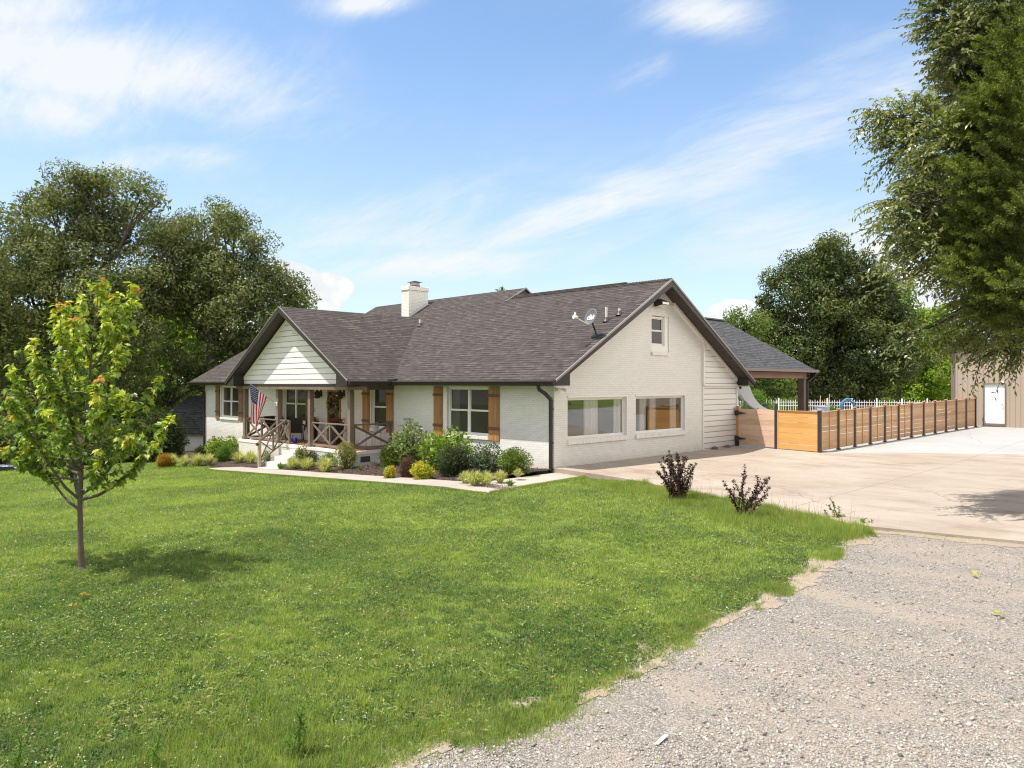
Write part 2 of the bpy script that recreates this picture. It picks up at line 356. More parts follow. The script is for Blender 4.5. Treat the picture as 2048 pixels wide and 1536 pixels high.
M['cedar_pale'] = wood_mat('pale_cedar_board', (0.40, 0.25, 0.155), (0.68, 0.48, 0.34), True, 0.7, 0, False)
M['cedar_new'] = wood_mat('new_cedar_board', (0.50, 0.245, 0.065), (0.68, 0.38, 0.125), True, 0.6, 0, False)
M['cedar_v'] = wood_mat('cedar_post', (0.30, 0.16, 0.075), (0.5, 0.29, 0.14), True, 0.7)
M['beam'] = wood_mat('cedar_beam', (0.20, 0.105, 0.062), (0.36, 0.20, 0.13), True, 0.7, 0, False)
M['pavpost'] = wood_mat('brown_post', (0.10, 0.062, 0.045), (0.17, 0.11, 0.085), False, 0.7)
M['black'] = plain('black_metal', (0.018, 0.017, 0.017), 0.45, 0.1)
M['dsteel'] = plain('fence_steel', (0.035, 0.030, 0.028), 0.5, 0.15)
M['grey'] = plain('grey_metal', (0.34, 0.35, 0.36), 0.45, 0.1, 2)
M['lgrey'] = plain('pale_grey_metal', (0.6, 0.6, 0.6), 0.45, 0.08)
M['curtain'] = plain('curtain', (0.85, 0.84, 0.82), 0.9, 0.04, 5)
M['lens'] = plain('lamp_lens', (0.7, 0.7, 0.66), 0.2, 0.05)
M['redbrick'] = brick_mat('porch_brick', (0.40, 0.17, 0.10), 0, 0.5)
M['fanvent'] = plain('vent_dark', (0.05, 0.05, 0.05), 0.6)
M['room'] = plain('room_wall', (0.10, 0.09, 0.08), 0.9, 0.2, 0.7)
M['wicker'] = plain('black_wicker', (0.022, 0.02, 0.02), 0.6, 0.3, 60, bmp=0.5)
M['cushion'] = plain('pale_cushion', (0.55, 0.50, 0.44), 0.9, 0.2, 12)
def glass(name, tintc=(0.75, 0.78, 0.78), refl=0.09, k=1.7, screen=0.0):
    m_, t, b = mat(name); m_.node_tree.nodes.remove(b)
    tr = t.node('ShaderNodeBsdfTransparent', {0: (*tintc, 1)}); gl = t.node('ShaderNodeBsdfGlossy', {'Color': (1, 1, 1, 1), 'Roughness': 0.02})
    fr = t.node('ShaderNodeFresnel', {'IOR': 1.5}); f = t.m('ADD', t.m('MULTIPLY', fr.outputs[0], k), refl, clamp=True)
    wv = t.noise(pos(t), 1.2, 2); bn = t.node('ShaderNodeBump', {'Height': wv, 'Strength': 0.05, 'Distance': 0.02}); t.l.new(bn.outputs[0], gl.inputs['Normal'])
    mx = t.node('ShaderNodeMixShader', {0: f}); t.l.new(tr.outputs[0], mx.inputs[1]); t.l.new(gl.outputs[0], mx.inputs[2])
    if screen:   # insect mesh in front of the pane
        df = t.node('ShaderNodeBsdfDiffuse', {0: (.10, .092, .08, 1)}); m2 = t.node('ShaderNodeMixShader', {0: screen}); t.l.new(mx.outputs[0], m2.inputs[1]); t.l.new(df.outputs[0], m2.inputs[2]); mx = m2
    t.l.new(mx.outputs[0], m_.node_tree.nodes['Material Output'].inputs[0]); return m_
M['glass'] = glass('window_glass', (0.6, 0.6, 0.58), 0.0, 0.8, 0.5); M['glass2'] = glass('picture_glass', (0.96, 0.97, 0.97), 0.10, 1.8)
def concrete(name, ca, cb, stain, tile=0.0, streak=False):
    m_, t, b = mat(name); p = pos(t)
    n1 = t.noise(p, 0.35, 6, 0.62, 0.4)
    mp_ = t.node('ShaderNodeMapping', {'Vector': p, 'Rotation': (0, 0, R_(-50)), 'Scale': (0.4, 0.9, 1)}).outputs[0]
    n2 = t.noise(mp_, 1.2, 9, 0.70, 0.5); n3 = t.noise(p, 14, 5, 0.7); n4 = t.noise(p, 120, 3, 0.6)
    c = t.mix(t.sstep(n1, 0.35, 0.65), tuple(ca) + (1,), tuple(cb) + (1,))
    if streak: c = t.mix(t.m('MULTIPLY', t.sstep(n2, 0.47, 0.70), 0.62), c, tuple(stain) + (1,))
    else: c = t.mix(t.m('MULTIPLY', t.sstep(n2, 0.55, 0.75), 0.3), c, tuple(stain) + (1,))
    c = t.mix(t.m('MULTIPLY', t.sstep(n3, 0.55, 0.8), 0.22), c, tuple(x * .7 for x in stain) + (1,))
    c = t.mix(t.m('MULTIPLY', t.sstep(n4, 0.5, 0.8), 0.15), c, tuple(x * .6 for x in stain) + (1,))
    if tile:
        br = t.node('ShaderNodeTexBrick', {'Vector': t.v('ADD', p, (1.2, 3.1, 0)), 'Scale': 1.0, 'Mortar Size': 0.012, 'Mortar Smooth': 0.2, 'Brick Width': tile, 'Row Height': tile}, offset=0.0)
        c = t.mix(t.m('MULTIPLY', br.outputs['Fac'], 0.6), c, (0.12, 0.105, 0.09, 1))
        vc = t.node('ShaderNodeTexVoronoi', {'Vector': t.v('ADD', p, t.node('ShaderNodeCombineXYZ', {0: t.m('MULTIPLY', n1, 2.0), 1: n2, 2: 0.0}).outputs[0]), 'Scale': 0.16}, feature='DISTANCE_TO_EDGE')
        c = t.mix(t.m('MULTIPLY', t.m('SUBTRACT', 1.0, t.sstep(vc.outputs['Distance'], 0.0005, 0.0022)), 0.5), c, (0.10, 0.085, 0.07, 1))
    t.put(b.inputs['Base Color'], c); b.inputs['Roughness'].default_value = 0.85; b.inputs['Specular IOR Level'].default_value = 0.25
    bump(t, b, t.m('ADD', n3, t.m('MULTIPLY', n4, 0.4)), 0.25, 0.004); return m_
M['conc_tan'] = concrete('old_concrete', (0.33, 0.27, 0.215), (0.39, 0.33, 0.275), (0.21, 0.15, 0.105), 4.6, True)
M['conc_grey'] = concrete('new_concrete', (0.34, 0.335, 0.33), (0.38, 0.375, 0.37), (0.30, 0.28, 0.26), 4.6)
M['conc_walk'] = concrete('walk_concrete', (0.35, 0.31, 0.265), (0.40, 0.36, 0.315), (0.28, 0.235, 0.19))
def lawn():
    m_, t, b = mat('lawn_soil'); p = pos(t); n = t.noise(p, 0.35, 4, 0.6); n2 = t.noise(p, 22, 6, 0.75); n3 = t.noise(p, 2.2, 5, 0.65)
    c = t.mix(t.sstep(n2, 0.35, 0.68), (0.055, 0.085, 0.022, 1), (0.16, 0.215, 0.045, 1))
    c = t.mix(t.m('MULTIPLY', t.sstep(n, 0.35, 0.7), 0.5), c, (0.25, 0.32, 0.055, 1))
    c = t.mix(t.m('MULTIPLY', t.sstep(n3, 0.62, 0.78), 0.45), c, (0.30, 0.22, 0.13, 1))
    t.put(b.inputs['Base Color'], c); b.inputs['Roughness'].default_value = 0.95; b.inputs['Specular IOR Level'].default_value = 0.1
    bump(t, b, n2, 0.8, 0.04); return m_
M['lawn'] = lawn()
def grass_mat(name, cs, trans=0.38):
    m_, t, b = mat(name); g = t.node('ShaderNodeNewGeometry'); P = g.outputs['Position']
    n = t.noise(P, 0.30, 4, 0.6, 0.4); n3 = t.noise(P, 1.9, 6, 0.72); n5 = t.noise(P, 7.0, 3, 0.6); ri = g.outputs['Random Per Island']
    f = t.m('ADD', t.m('MULTIPLY', ri, 0.45), t.m('ADD', t.m('MULTIPLY', t.m('SUBTRACT', n, 0.5), 1.6), t.m('ADD', t.m('MULTIPLY', t.m('SUBTRACT', n5, 0.5), 1.0), t.m('MULTIPLY', t.m('SUBTRACT', n3, 0.5), 1.3)))); f = t.m('ADD', f, 0.25, clamp=True)
    c = t.ramp(f, [(i / (len(cs) - 1), k) for i, k in enumerate(cs)])
    dry = t.m('MULTIPLY', t.m('GREATER_THAN', t.m('ADD', ri, t.m('MULTIPLY', t.sstep(t.noise(P, 1.1, 5, 0.7), 0.56, 0.70), 0.25)), 0.93), 0.85); c = t.mix(dry, c, (0.42, 0.34, 0.19, 1))
    t.put(b.inputs['Base Color'], c); b.inputs['Roughness'].default_value = 0.5; b.inputs['Specular IOR Level'].default_value = 0.25
    tr = t.node('ShaderNodeBsdfTranslucent'); t.put(tr.inputs[0], t.mix(1.0, c, (1.1, 1.2, 0.55, 1), 'MULTIPLY'))
    mx = t.node('ShaderNodeMixShader', {0: trans}); t.l.new(b.outputs[0], mx.inputs[1]); t.l.new(tr.outputs[0], mx.inputs[2])
    t.l.new(mx.outputs[0], m_.node_tree.nodes['Material Output'].inputs[0]); return m_
M['grass'] = grass_mat('grass_blade', [(0.11, 0.18, 0.055), (0.20, 0.285, 0.075), (0.31, 0.40, 0.09), (0.43, 0.50, 0.11)])
M['tallgrass'] = grass_mat('tall_grass_blade', [(0.14, 0.20, 0.05), (0.22, 0.30, 0.065), (0.31, 0.40, 0.08), (0.44, 0.47, 0.15)])
M['weedleaf'] = grass_mat('weed_leaf', [(.10, .15, .05), (.18, .24, .07), (.28, .34, .10), (.40, .42, .15)])
def gravel():
    m_, t, b = mat('gravel_bed'); p = pos(t)
    vo = t.node('ShaderNodeTexVoronoi', {'Vector': p, 'Scale': 62.0}); vo2 = t.node('ShaderNodeTexVoronoi', {'Vector': p, 'Scale': 120.0})
    n = t.noise(p, 0.45, 5, 0.62, 0.5); n2 = t.noise(p, 3.2, 5, 0.65)
    bw = t.node('ShaderNodeSeparateColor', {0: vo.outputs['Color']}).outputs[0]
    c = t.ramp(bw, [(0, (0.21, 0.19, 0.172)), (0.3, (0.30, 0.272, 0.245)), (0.65, (0.385, 0.35, 0.315)), (1, (0.51, 0.47, 0.43))])
    wv = t.node('ShaderNodeMapping', {'Vector': p, 'Rotation': (0, 0, R_(-62)), 'Scale': (0.12, 0.75, 1)}).outputs[0]
    sand = t.sstep(t.m('ADD', t.m('MULTIPLY', t.noise(wv, 1.3, 3, 0.5, 0.3), 0.55), t.m('ADD', t.m('MULTIPLY', n, 0.25), t.m('MULTIPLY', n2, 0.25))), 0.47, 0.60)
    c = t.mix(t.m('MULTIPLY', sand, 0.62), c, (0.42, 0.345, 0.275, 1))
    e = t.sstep(vo.outputs['Distance'], 0.35, 0.75); c = t.mix(t.m('MULTIPLY', e, t.m('SUBTRACT', 0.55, t.m('MULTIPLY', sand, 0.4))), c, (0.15, 0.125, 0.11, 1))
    t.put(b.inputs['Base Color'], c); b.inputs['Roughness'].default_value = 0.9; b.inputs['Specular IOR Level'].default_value = 0.2
    bump(t, b, t.m('ADD', t.m('MULTIPLY', vo.outputs['Distance'], -1.0), t.m('MULTIPLY', vo2.outputs['Distance'], -0.5)), 0.9, 0.02); return m_
M['gravel'] = gravel()
def stone():
    m_, t, b = mat('gravel_stone'); ri = t.node('ShaderNodeNewGeometry').outputs['Random Per Island']
    c = t.ramp(ri, [(0, (0.09, 0.085, 0.085)), (0.12, (0.24, 0.22, 0.20)), (0.5, (0.36, 0.328, 0.295)), (0.8, (0.44, 0.40, 0.36)), (0.93, (0.55, 0.52, 0.48)), (1, (0.42, 0.29, 0.20))])
    t.put(b.inputs['Base Color'], c); b.inputs['Roughness'].default_value = 0.85; return m_
M['stone'] = stone()
M['dirt'] = plain('bare_dirt', (0.30, 0.24, 0.18), 0.95, 0.3, 14, bmp=0.8, bs=60)
def mulch():
    m_, t, b = mat('mulch'); p = pos(t); n = t.noise(p, 28, 5, 0.75); n2 = t.noise(p, 1.1, 4)
    c = t.mix(t.sstep(n, 0.3, 0.7), (0.022, 0.015, 0.012, 1), (0.10, 0.066, 0.050, 1)); c = t.mix(t.m('MULTIPLY', t.sstep(n2, 0.5, 0.7), 0.4), c, (0.10, 0.058, 0.038, 1))
    t.put(b.inputs['Base Color'], c); b.inputs['Roughness'].default_value = 0.95; bump(t, b, n, 1.0, 0.04); return m_
M['mulch'] = mulch()
def chip():
    m_, t, b = mat('mulch_chip'); ri = t.node('ShaderNodeNewGeometry').outputs['Random Per Island']
    t.put(b.inputs['Base Color'], t.ramp(ri, [(0, (0.02, 0.013, 0.01)), (0.7, (0.07, 0.042, 0.03)), (1, (0.20, 0.13, 0.085))])); b.inputs['Roughness'].default_value = 0.9; return m_
M['chip'] = chip()
M['bark'] = plain('bark', (0.075, 0.058, 0.045), 0.9, 0.35, 9, bmp=0.8, bs=18)
M['bark2'] = plain('smooth_bark', (0.105, 0.085, 0.068), 0.85, 0.3, 12, bmp=0.5, bs=30)
M['twig'] = plain('twig', (0.10, 0.06, 0.04), 0.85, 0.3, 12)
# foliage
M['lf_oak'] = leaf_mat('oak_leaf', [(0.060, 0.082, 0.028), (0.120, 0.148, 0.050), (0.200, 0.220, 0.080), (0.33, 0.33, 0.150)], 0.30, 0.8, 0.55, 0.3)
M['lf_back'] = leaf_mat('yellow_green_leaf', [(0.16, 0.24, 0.03), (0.27, 0.38, 0.05), (0.38, 0.48, 0.08)], 0.45, 0.4)  # yellow-green leaf colour of the tree in the gap
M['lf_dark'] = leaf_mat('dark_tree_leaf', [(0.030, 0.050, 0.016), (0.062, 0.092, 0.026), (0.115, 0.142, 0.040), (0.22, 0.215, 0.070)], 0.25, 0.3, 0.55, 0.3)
M['lf_mid'] = leaf_mat('mid_tree_leaf', [(0.08, 0.125, 0.03), (0.135, 0.195, 0.045), (0.21, 0.27, 0.06)], 0.35, 0.4)
M['lf_lime'] = leaf_mat('lime_tree_leaf', [(0.15, 0.22, 0.03), (0.24, 0.34, 0.045), (0.34, 0.43, 0.07)], 0.42, 0.4)
M['lf_elm'] = leaf_mat('elm_leaf', [(0.085, 0.110, 0.034), (0.150, 0.180, 0.050), (0.24, 0.265, 0.085), (0.40, 0.39, 0.20)], 0.35, 0.8, 0.35, 0.5)
M['lf_cedar'] = leaf_mat('cedar_scale_leaf', [(0.06, 0.085, 0.028), (0.12, 0.155, 0.042), (0.21, 0.25, 0.058), (0.33, 0.37, 0.08)], 0.25, 2.2, 0.6, 0.2)
M['lf_maple'] = leaf_mat('maple_leaf', [(0.085, 0.150, 0.028), (0.15, 0.235, 0.042), (0.235, 0.33, 0.06), (0.35, 0.43, 0.11)], 0.42, 1.2, 0.4, 0.4)
M['lf_mapley'] = leaf_mat('young_maple_leaf', [(0.36, 0.42, 0.05), (0.52, 0.56, 0.075), (0.66, 0.64, 0.14)], 0.45, 2.0, 0.4, 0.4)
M['lf_mapler'] = leaf_mat('red_maple_tip', [(0.42, 0.19, 0.05), (0.55, 0.22, 0.08), (0.50, 0.33, 0.08)], 0.4, 3.0)
M['s_hyd'] = leaf_mat('broad_shrub_leaf', [(0.08, 0.14, 0.018), (0.15, 0.24, 0.03), (0.25, 0.34, 0.045), (0.38, 0.45, 0.10)], 0.35, 2.5)
M['s_box'] = leaf_mat('boxwood_leaf', [(0.07, 0.115, 0.02), (0.14, 0.20, 0.03), (0.25, 0.31, 0.045)], 0.3, 3)
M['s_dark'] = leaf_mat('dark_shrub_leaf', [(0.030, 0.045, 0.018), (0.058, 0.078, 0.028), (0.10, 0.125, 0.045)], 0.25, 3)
M['s_yel'] = leaf_mat('golden_shrub_leaf', [(0.15, 0.22, 0.02), (0.36, 0.40, 0.035), (0.55, 0.50, 0.05), (0.62, 0.33, 0.05)], 0.35, 4)
M['s_orange'] = leaf_mat('orange_shrub_leaf', [(0.20, 0.16, 0.02), (0.40, 0.22, 0.03), (0.52, 0.28, 0.04)], 0.3, 4)
M['s_pale'] = leaf_mat('pale_shrub_leaf', [(0.11, 0.16, 0.055), (0.22, 0.28, 0.10), (0.44, 0.48, 0.25)], 0.35, 3)
M['s_red'] = leaf_mat('reddish_shrub_leaf', [(0.08, 0.13, 0.03), (0.17, 0.23, 0.05), (0.30, 0.30, 0.09), (0.45, 0.20, 0.09)], 0.35, 4)
M['s_teal'] = leaf_mat('grey_green_leaf', [(0.055, 0.09, 0.045), (0.10, 0.145, 0.075), (0.20, 0.25, 0.13)], 0.3, 4)
M['s_purple'] = leaf_mat('purple_leaf', [(0.022, 0.010, 0.012), (0.045, 0.018, 0.022), (0.085, 0.035, 0.036), (0.13, 0.07, 0.06)], 0.25, 4, 0.35, 0.5)
M['s_brown'] = leaf_mat('brown_wispy_leaf', [(0.07, 0.035, 0.028), (0.13, 0.07, 0.055), (0.18, 0.11, 0.08)], 0.3, 4)
M['s_sedge'] = leaf_mat('variegated_blade', [(0.30, 0.35, 0.12), (0.52, 0.52, 0.22), (0.76, 0.71, 0.42)], 0.35, 6)
M['s_fern'] = leaf_mat('feathery_leaf', [(0.08, 0.15, 0.02), (0.13, 0.23, 0.035), (0.21, 0.32, 0.05)], 0.35, 4)
M['clover'] = plain('clover_head', (0.62, 0.58, 0.50), 0.8, 0.15, 9)
M['seed'] = leaf_mat('seed_stalk', [(0.30, 0.22, 0.10), (0.42, 0.30, 0.15)], 0.3, 4)

# ================================================================== GROUND
xs = np.unique(np.concatenate([np.linspace(-700, -60, 17), np.linspace(-60, 45, 106), np.linspace(45, 700, 17)]))
ys = np.unique(np.concatenate([np.linspace(-120, -26, 11), np.linspace(-26, 60, 87), np.linspace(60, 900, 19)]))
def grid(xs, ys, zf):
    X, Y = np.meshgrid(xs, ys, indexing='ij'); V = np.stack([X, Y, zf(X, Y)], -1).reshape(-1, 3); ny = len(ys)
    i, j = np.meshgrid(np.arange(len(xs) - 1), np.arange(ny - 1), indexing='ij'); a = (i * ny + j).ravel()
    return V, np.stack([a, a + ny, a + ny + 1, a + 1], -1)
V, F = grid(xs, ys, G)
tag(nmesh('lawn_ground', V, F, M['lawn'], smooth=True), kind='structure')

def inpoly(P, x, y):
    x = np.asarray(x, float); y = np.asarray(y, float); c = np.zeros(x.shape, bool); n = len(P)
    for i in range(n):
        x0, y0 = P[i][0], P[i][1]; x1, y1 = P[(i + 1) % n][0], P[(i + 1) % n][1]
        if y0 == y1: continue
        cond = ((y0 > y) != (y1 > y)); xi = (x1 - x0) * (y - y0) / (y1 - y0) + x0
        c ^= cond & (x < xi)
    return c
def vnoise(x, y, s, seed=0):
    """cheap smooth value noise on arrays"""
    x = np.asarray(x) * s + seed * 13.7; y = np.asarray(y) * s + seed * 7.3
    xi = np.floor(x).astype(int); yi = np.floor(y).astype(int); fx = x - xi; fy = y - yi; fx = fx * fx * (3 - 2 * fx); fy = fy * fy * (3 - 2 * fy)
    def h(a, b): 
        q = np.sin(a * 127.1 + b * 311.7 + seed) * 43758.5453; return q - np.floor(q)
    return (h(xi, yi) * (1 - fx) + h(xi + 1, yi) * fx) * (1 - fy) + (h(xi, yi + 1) * (1 - fx) + h(xi + 1, yi + 1) * fx) * fy
# gravel drive
gb = [gp(*q) for q in [(640, 1640), (800, 1518), (900, 1480), (1060, 1425), (1180, 1382), (1290, 1335), (1330, 1296), (1480, 1228), (1590, 1172), (1625, 1135), (1700, 1090), (1745, 1062)]]
GRAV = [tuple(p[:2]) for p in gb] + [(9.95, -2.74), (13.0, -1.95), (24, 1.0), (34, -8), (34, -26), (8, -26)]
def grav_in(x, y): 
    o = (vnoise(x, y, 2.2, 3) - 0.5) * 0.42 + (vnoise(x, y, 6.5, 5) - 0.5) * 0.2
    return inpoly(GRAV, x + o, y - o)
gx = np.arange(5, 27, 0.09); gy = np.arange(-20, -1.2, 0.09)
V, F = grid(gx, gy, lambda x, y: G(x, y) + 0.008 + 0.02 * (vnoise(x, y, 1.1, 9) - .5) * 0 + 0.004)
cx = V[F].mean(1); F = F[grav_in(cx[:, 0], cx[:, 1])]
tag(nmesh('gravel_drive', V, F, M['gravel'], smooth=True), kind='structure')

# concrete driveway, two pours
SLAB = [(0.02, -0.02), (2.7, -0.45), (5.5, -1.35), (9.6, -2.85), (13.0, -2.2), (46, 4), (46, 38), (9.0, 13.8), (3.6, 10.15), (0.02, 8.0)]
mb = MB(); top = [(x, y, float(zd(y))) for x, y in SLAB]
def poly_slab(mb, poly, zf, th):
    n = len(poly); vs = [(x, y, zf(x, y)) for x, y in poly] + [(x, y, zf(x, y) - th) for x, y in poly]
    mb.add(vs, [tuple(range(n))] + [(i, i + n, (i + 1) % n + n, (i + 1) % n) for i in range(n)])
zs_ = lambda x, y: float(zd(y))
poly_slab(mb, [(0.02, -0.02), (2.7, -0.45), (5.5, -1.35), (9.6, -2.85), (13.0, -2.2), (25, .6), (25, 9), (0.02, 9)], zs_, 0.3)
poly_slab(mb, [(-0.3, 9), (25, 9), (25, 24.5), (9.0, 13.8), (3.6, 10.2), (-0.3, 10.2)], zs_, 0.3)
tag(mb.build('driveway', M['conc_tan']), kind='structure')
mb = MB(); poly_slab(mb, [(-14, 10.215), (3.6, 10.215), (9.0, 13.815), (25, 24.52), (25, 46), (-14, 46)], lambda x, y: float(zd(min(y, 50))), 0.4)
tag(mb.build('pool_deck_and_parking', M['conc_grey']), kind='structure')
# front walk in panels with joints
mb = MB(); zw = lambda x, y: float(0.05 * min(x, 0)) + 0.055
xa = 0.09
while xa > -13.6:
    xb = max(xa - 1.35, -13.75); poly_slab(mb, [(xb + .012, -4.22), (xa, -4.22 if xa < 0 else -4.24), (xa, -3.12), (xb + .012, -3.12)], zw, 0.2); xa = xb
poly_slab(mb, [(-13.77, -4.2), (-13.77, -3.0), (-14.6, -3.6), (-14.5, -4.1)], zw, 0.2)
poly_slab(mb, [(-12.45, -3.108), (-10.9, -3.108), (-10.9, -3.0), (-12.45, -3.0)], zw, 0.2)
ya = -4.24
for k in range(3):
    yb = ya + 1.41; fx = lambda y: 1.65 - 0.4 * (y + 4.24) / 4.24
    poly_slab(mb, [(0.102, ya), (fx(ya), ya), (fx(yb), yb - .012), (0.102, yb - .012)], zw, 0.2); ya = yb
tag(mb.build('front_walk', M['conc_walk']), kind='structure')
# planting beds
BED1 = [(0.05, -3.1), (0.05, 0.02), (-7.7, 0.02), (-7.7, -1.9), (-10.9, -1.9), (-10.9, -3.1)]
BED2 = [(-12.5, -1.9), (-12.5, -3.05), (-14.7, -3.35), (-18, -3.2), (-24.5, -2.4), (-29, -2.0), (-31, -0.8), (-31, 3.2), (-24.7, 3.2), (-24.7, 0.0), (-16.6, 0.02), (-16.6, -1.9)]
BEDS = []
for P in (BED1, BED2):
    a = np.array(P); bx = np.arange(a[:, 0].min(), a[:, 0].max(), 0.1); by = np.arange(a[:, 1].min() - .1, a[:, 1].max(), 0.1)
    V, F = grid(bx, by, lambda x, y: G(x, y) + 0.03 + 0.09 * ss((y + 3.1) / 1.5) + 0.035 * vnoise(x, y, 3, 4))
    c = V[F].mean(1); BEDS.append((V, F[inpoly(P, c[:, 0], c[:, 1])]))
V = np.concatenate([BEDS[0][0], BEDS[1][0]]); F = np.concatenate([BEDS[0][1], BEDS[1][1] + len(BEDS[0][0])])
tag(nmesh('mulch_bed', V, F, M['mulch'], smooth=True), kind='structure')
def bedz(x, y): return float(G(x, y)) + 0.05 + 0.09 * float(ss((y + 3.1) / 1.5))
def slivers(P, L, W, up=0.0, rg=rng):
    n = len(P); th = rg.uniform(0, 2 * np.pi, n); ph = rg.normal(0, 0.3, n) + up
    d = np.stack([np.cos(th) * np.cos(ph), np.sin(th) * np.cos(ph), np.sin(ph)], -1); s = np.stack([-np.sin(th), np.cos(th), rg.normal(0, .3, n)], -1)
    L = (L * rg.uniform(.6, 1.4, n))[:, None]; W = (W * rg.uniform(.6, 1.4, n))[:, None]
    V = np.stack([P, P + d * L * .5 + s * W, P + d * L, P + d * L * .5 - s * W], 1).reshape(-1, 3)
    return V, np.arange(4 * n).reshape(-1, 4)
pts = []
for P, n in ((BED1, 9000), (BED2, 8000)):
    a = np.array(P); q = rng.uniform([a[:, 0].min(), a[:, 1].min()], [a[:, 0].max(), a[:, 1].max()], (n, 2)); q = q[inpoly(P, q[:, 0], q[:, 1])]
    pts.append(np.c_[q, G(q[:, 0], q[:, 1]) + 0.055 + 0.09 * ss((q[:, 1] + 3.1) / 1.5)])
V, F = slivers(np.concatenate(pts), 0.07, 0.012, 0.15); tag(nmesh('mulch_chips', V, F, M['chip']), kind='stuff')

# ================================================================== HOUSE
EZ, SL = 2.76, 0.583                      # roof edge height, roof slope
YF, YB, YR = -0.6, 11.3, 5.35             # front edge, back edge, ridge
RZ = EZ + SL * (YR - YF); XL, XR = -25.3, 0.6
WL, WD = -24.7, 10.9
def rz(y): return EZ + SL * (y - YF) if y < YR else EZ + SL * (YB - y)
house = empty('house', (0, 0, 0), 'long white painted brick ranch house with brown shingle roof and front porch', 'house')
# --- walls with openings
FRONT_WIN = [(-22.75, -20.75), (-16.25, -14.3), (-9.38, -8.4), (-4.86, -2.82)]
WZ0, WZ1 = 0.97, 2.55
DOOR = (-12.5, -11.5, 0.27, 2.42)
def wall_holes(mb, T, u0, u1, z0, z1, holes, reveal=0.12):
    us = sorted({u0, u1} | {h[0] for h in holes} | {h[1] for h in holes}); zs = sorted({z0, z1} | {h[2] for h in holes} | {h[3] for h in holes})
    for a, b in zip(us, us[1:]):
        for c, d in zip(zs, zs[1:]):
            if any(h[0] <= a and b <= h[1] and h[2] <= c and d <= h[3] for h in holes): continue
            mb.add([T(a, 0, c), T(b, 0, c), T(b, 0, d), T(a, 0, d)], [(0, 1, 2, 3)])
    for a, b, c, d in holes:
        mb.add([T(a, 0, c), T(b, 0, c), T(b, 0, d), T(a, 0, d), T(a, -reveal, c), T(b, -reveal, c), T(b, -reveal, d), T(a, -reveal, d)], [(0, 4, 5, 1), (1, 5, 6, 2), (2, 6, 7, 3), (3, 7, 4, 0)])
TF = lambda u, o, z: (u, -o, z)
TS = lambda u, o, z: (o, u, z)
mb = MB()
wall_holes(mb, TF, WL, 0, -1.7, 2.62, [(a, b, WZ0, WZ1) for a, b in FRONT_WIN] + [DOOR])
SIDE_WIN = [(0.6, 3.55, 0.98, 2.24), (4.08, 7.08, 0.98, 2.24)]; UPW = (5.0, 6.05, 3.75, 5.0)
# side wall: brick part as strips under the rake, siding beyond y = 8.33
YS = 8.33
wall_holes(mb, TS, 0, YS, -1.0, 2.62, SIDE_WIN)
def rake_wall(mb, x, y0, y1, z0, hole=None, st=0.0, flip=False):
    ys_ = sorted({y0, y1, YR} | ({hole[0], hole[1]} if hole else set())); ys_ = [y for y in ys_ if y0 <= y <= y1]
    for a, b in zip(ys_, ys_[1:]):
        segs = [(z0, None)]
        if hole and hole[0] <= a and b <= hole[1]: segs = [(z0, hole[2]), (hole[3], None)]
        for c, d in segs:
            za, zb = (rz(a) - 0.13, rz(b) - 0.13) if d is None else (d, d)
            q = [(x, a, c), (x, b, c), (x, b, zb), (x, a, za)]; mb.add(q if not flip else q[::-1], [(0, 1, 2, 3)])
rake_wall(mb, 0, 0, YS, 2.62, UPW)
a, b, c, d = UPW
mb.add([TS(a, 0, c), TS(b, 0, c), TS(b, 0, d), TS(a, 0, d), TS(a, -.14, c), TS(b, -.14, c), TS(b, -.14, d), TS(a, -.14, d)], [(0, 4, 5, 1), (1, 5, 6, 2), (2, 6, 7, 3), (3, 7, 4, 0)])
# back and far walls
mb.add([(0, WD, -1), (WL, WD, -1.7), (WL, WD, 2.9), (0, WD, 2.9)], [(0, 1, 2, 3)])
mb.add([(WL, 0, -1.8), (WL, 0, 2.62), (WL, WD, 2.62), (WL, WD, -1.8)], [(0, 1, 2, 3)])
rake_wall(mb, WL, 0, WD, 2.62, flip=True)
mb.build('brick_wall', M['brick'], house)
mb = MB()   # clapboard end: lower recess wall, upper panel a little proud
mb.box(-0.1, 0.012, YS, WD, -0.5, 2.6)
mb.build('clapboard_wall', M['siding2'], house)
mb = MB(); mb.prism([(0.0, YS, 2.64), (0.0, WD, 2.64), (0.0, WD, rz(WD) - .13), (0.0, YS, rz(YS) - .13)], (0.06, 0, 0)); mb.build('clapboard_panel', M['siding2'], house)
mb = MB(); mb.box(0, 0.085, YS - .05, YS + .04, 2.60, rz(YS) - .16); mb.box(0, 0.085, YS + .04, WD + .02, 2.58, 2.65); mb.box(0.0, 0.05, YS - .03, YS + .03, 0.05, 2.58); mb.box(-0.02, 0.05, WD - .04, WD + .04, 0.05, 2.58)
mb.prism([(0.0, 6.3, rz(6.3) - .27), (0.0, WD, rz(WD) - .27), (0.0, WD, rz(WD) - .15), (0.0, 6.3, rz(6.3) - .15)], (0.095, 0, 0))
mb.build('corner_trim', M['white'], house)
# rooms behind the glass
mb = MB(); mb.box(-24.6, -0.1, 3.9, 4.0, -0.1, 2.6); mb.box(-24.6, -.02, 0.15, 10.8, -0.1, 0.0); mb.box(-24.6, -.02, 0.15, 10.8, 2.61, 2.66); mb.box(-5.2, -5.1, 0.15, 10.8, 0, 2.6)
mb.build('room_partition', M['room'], house)

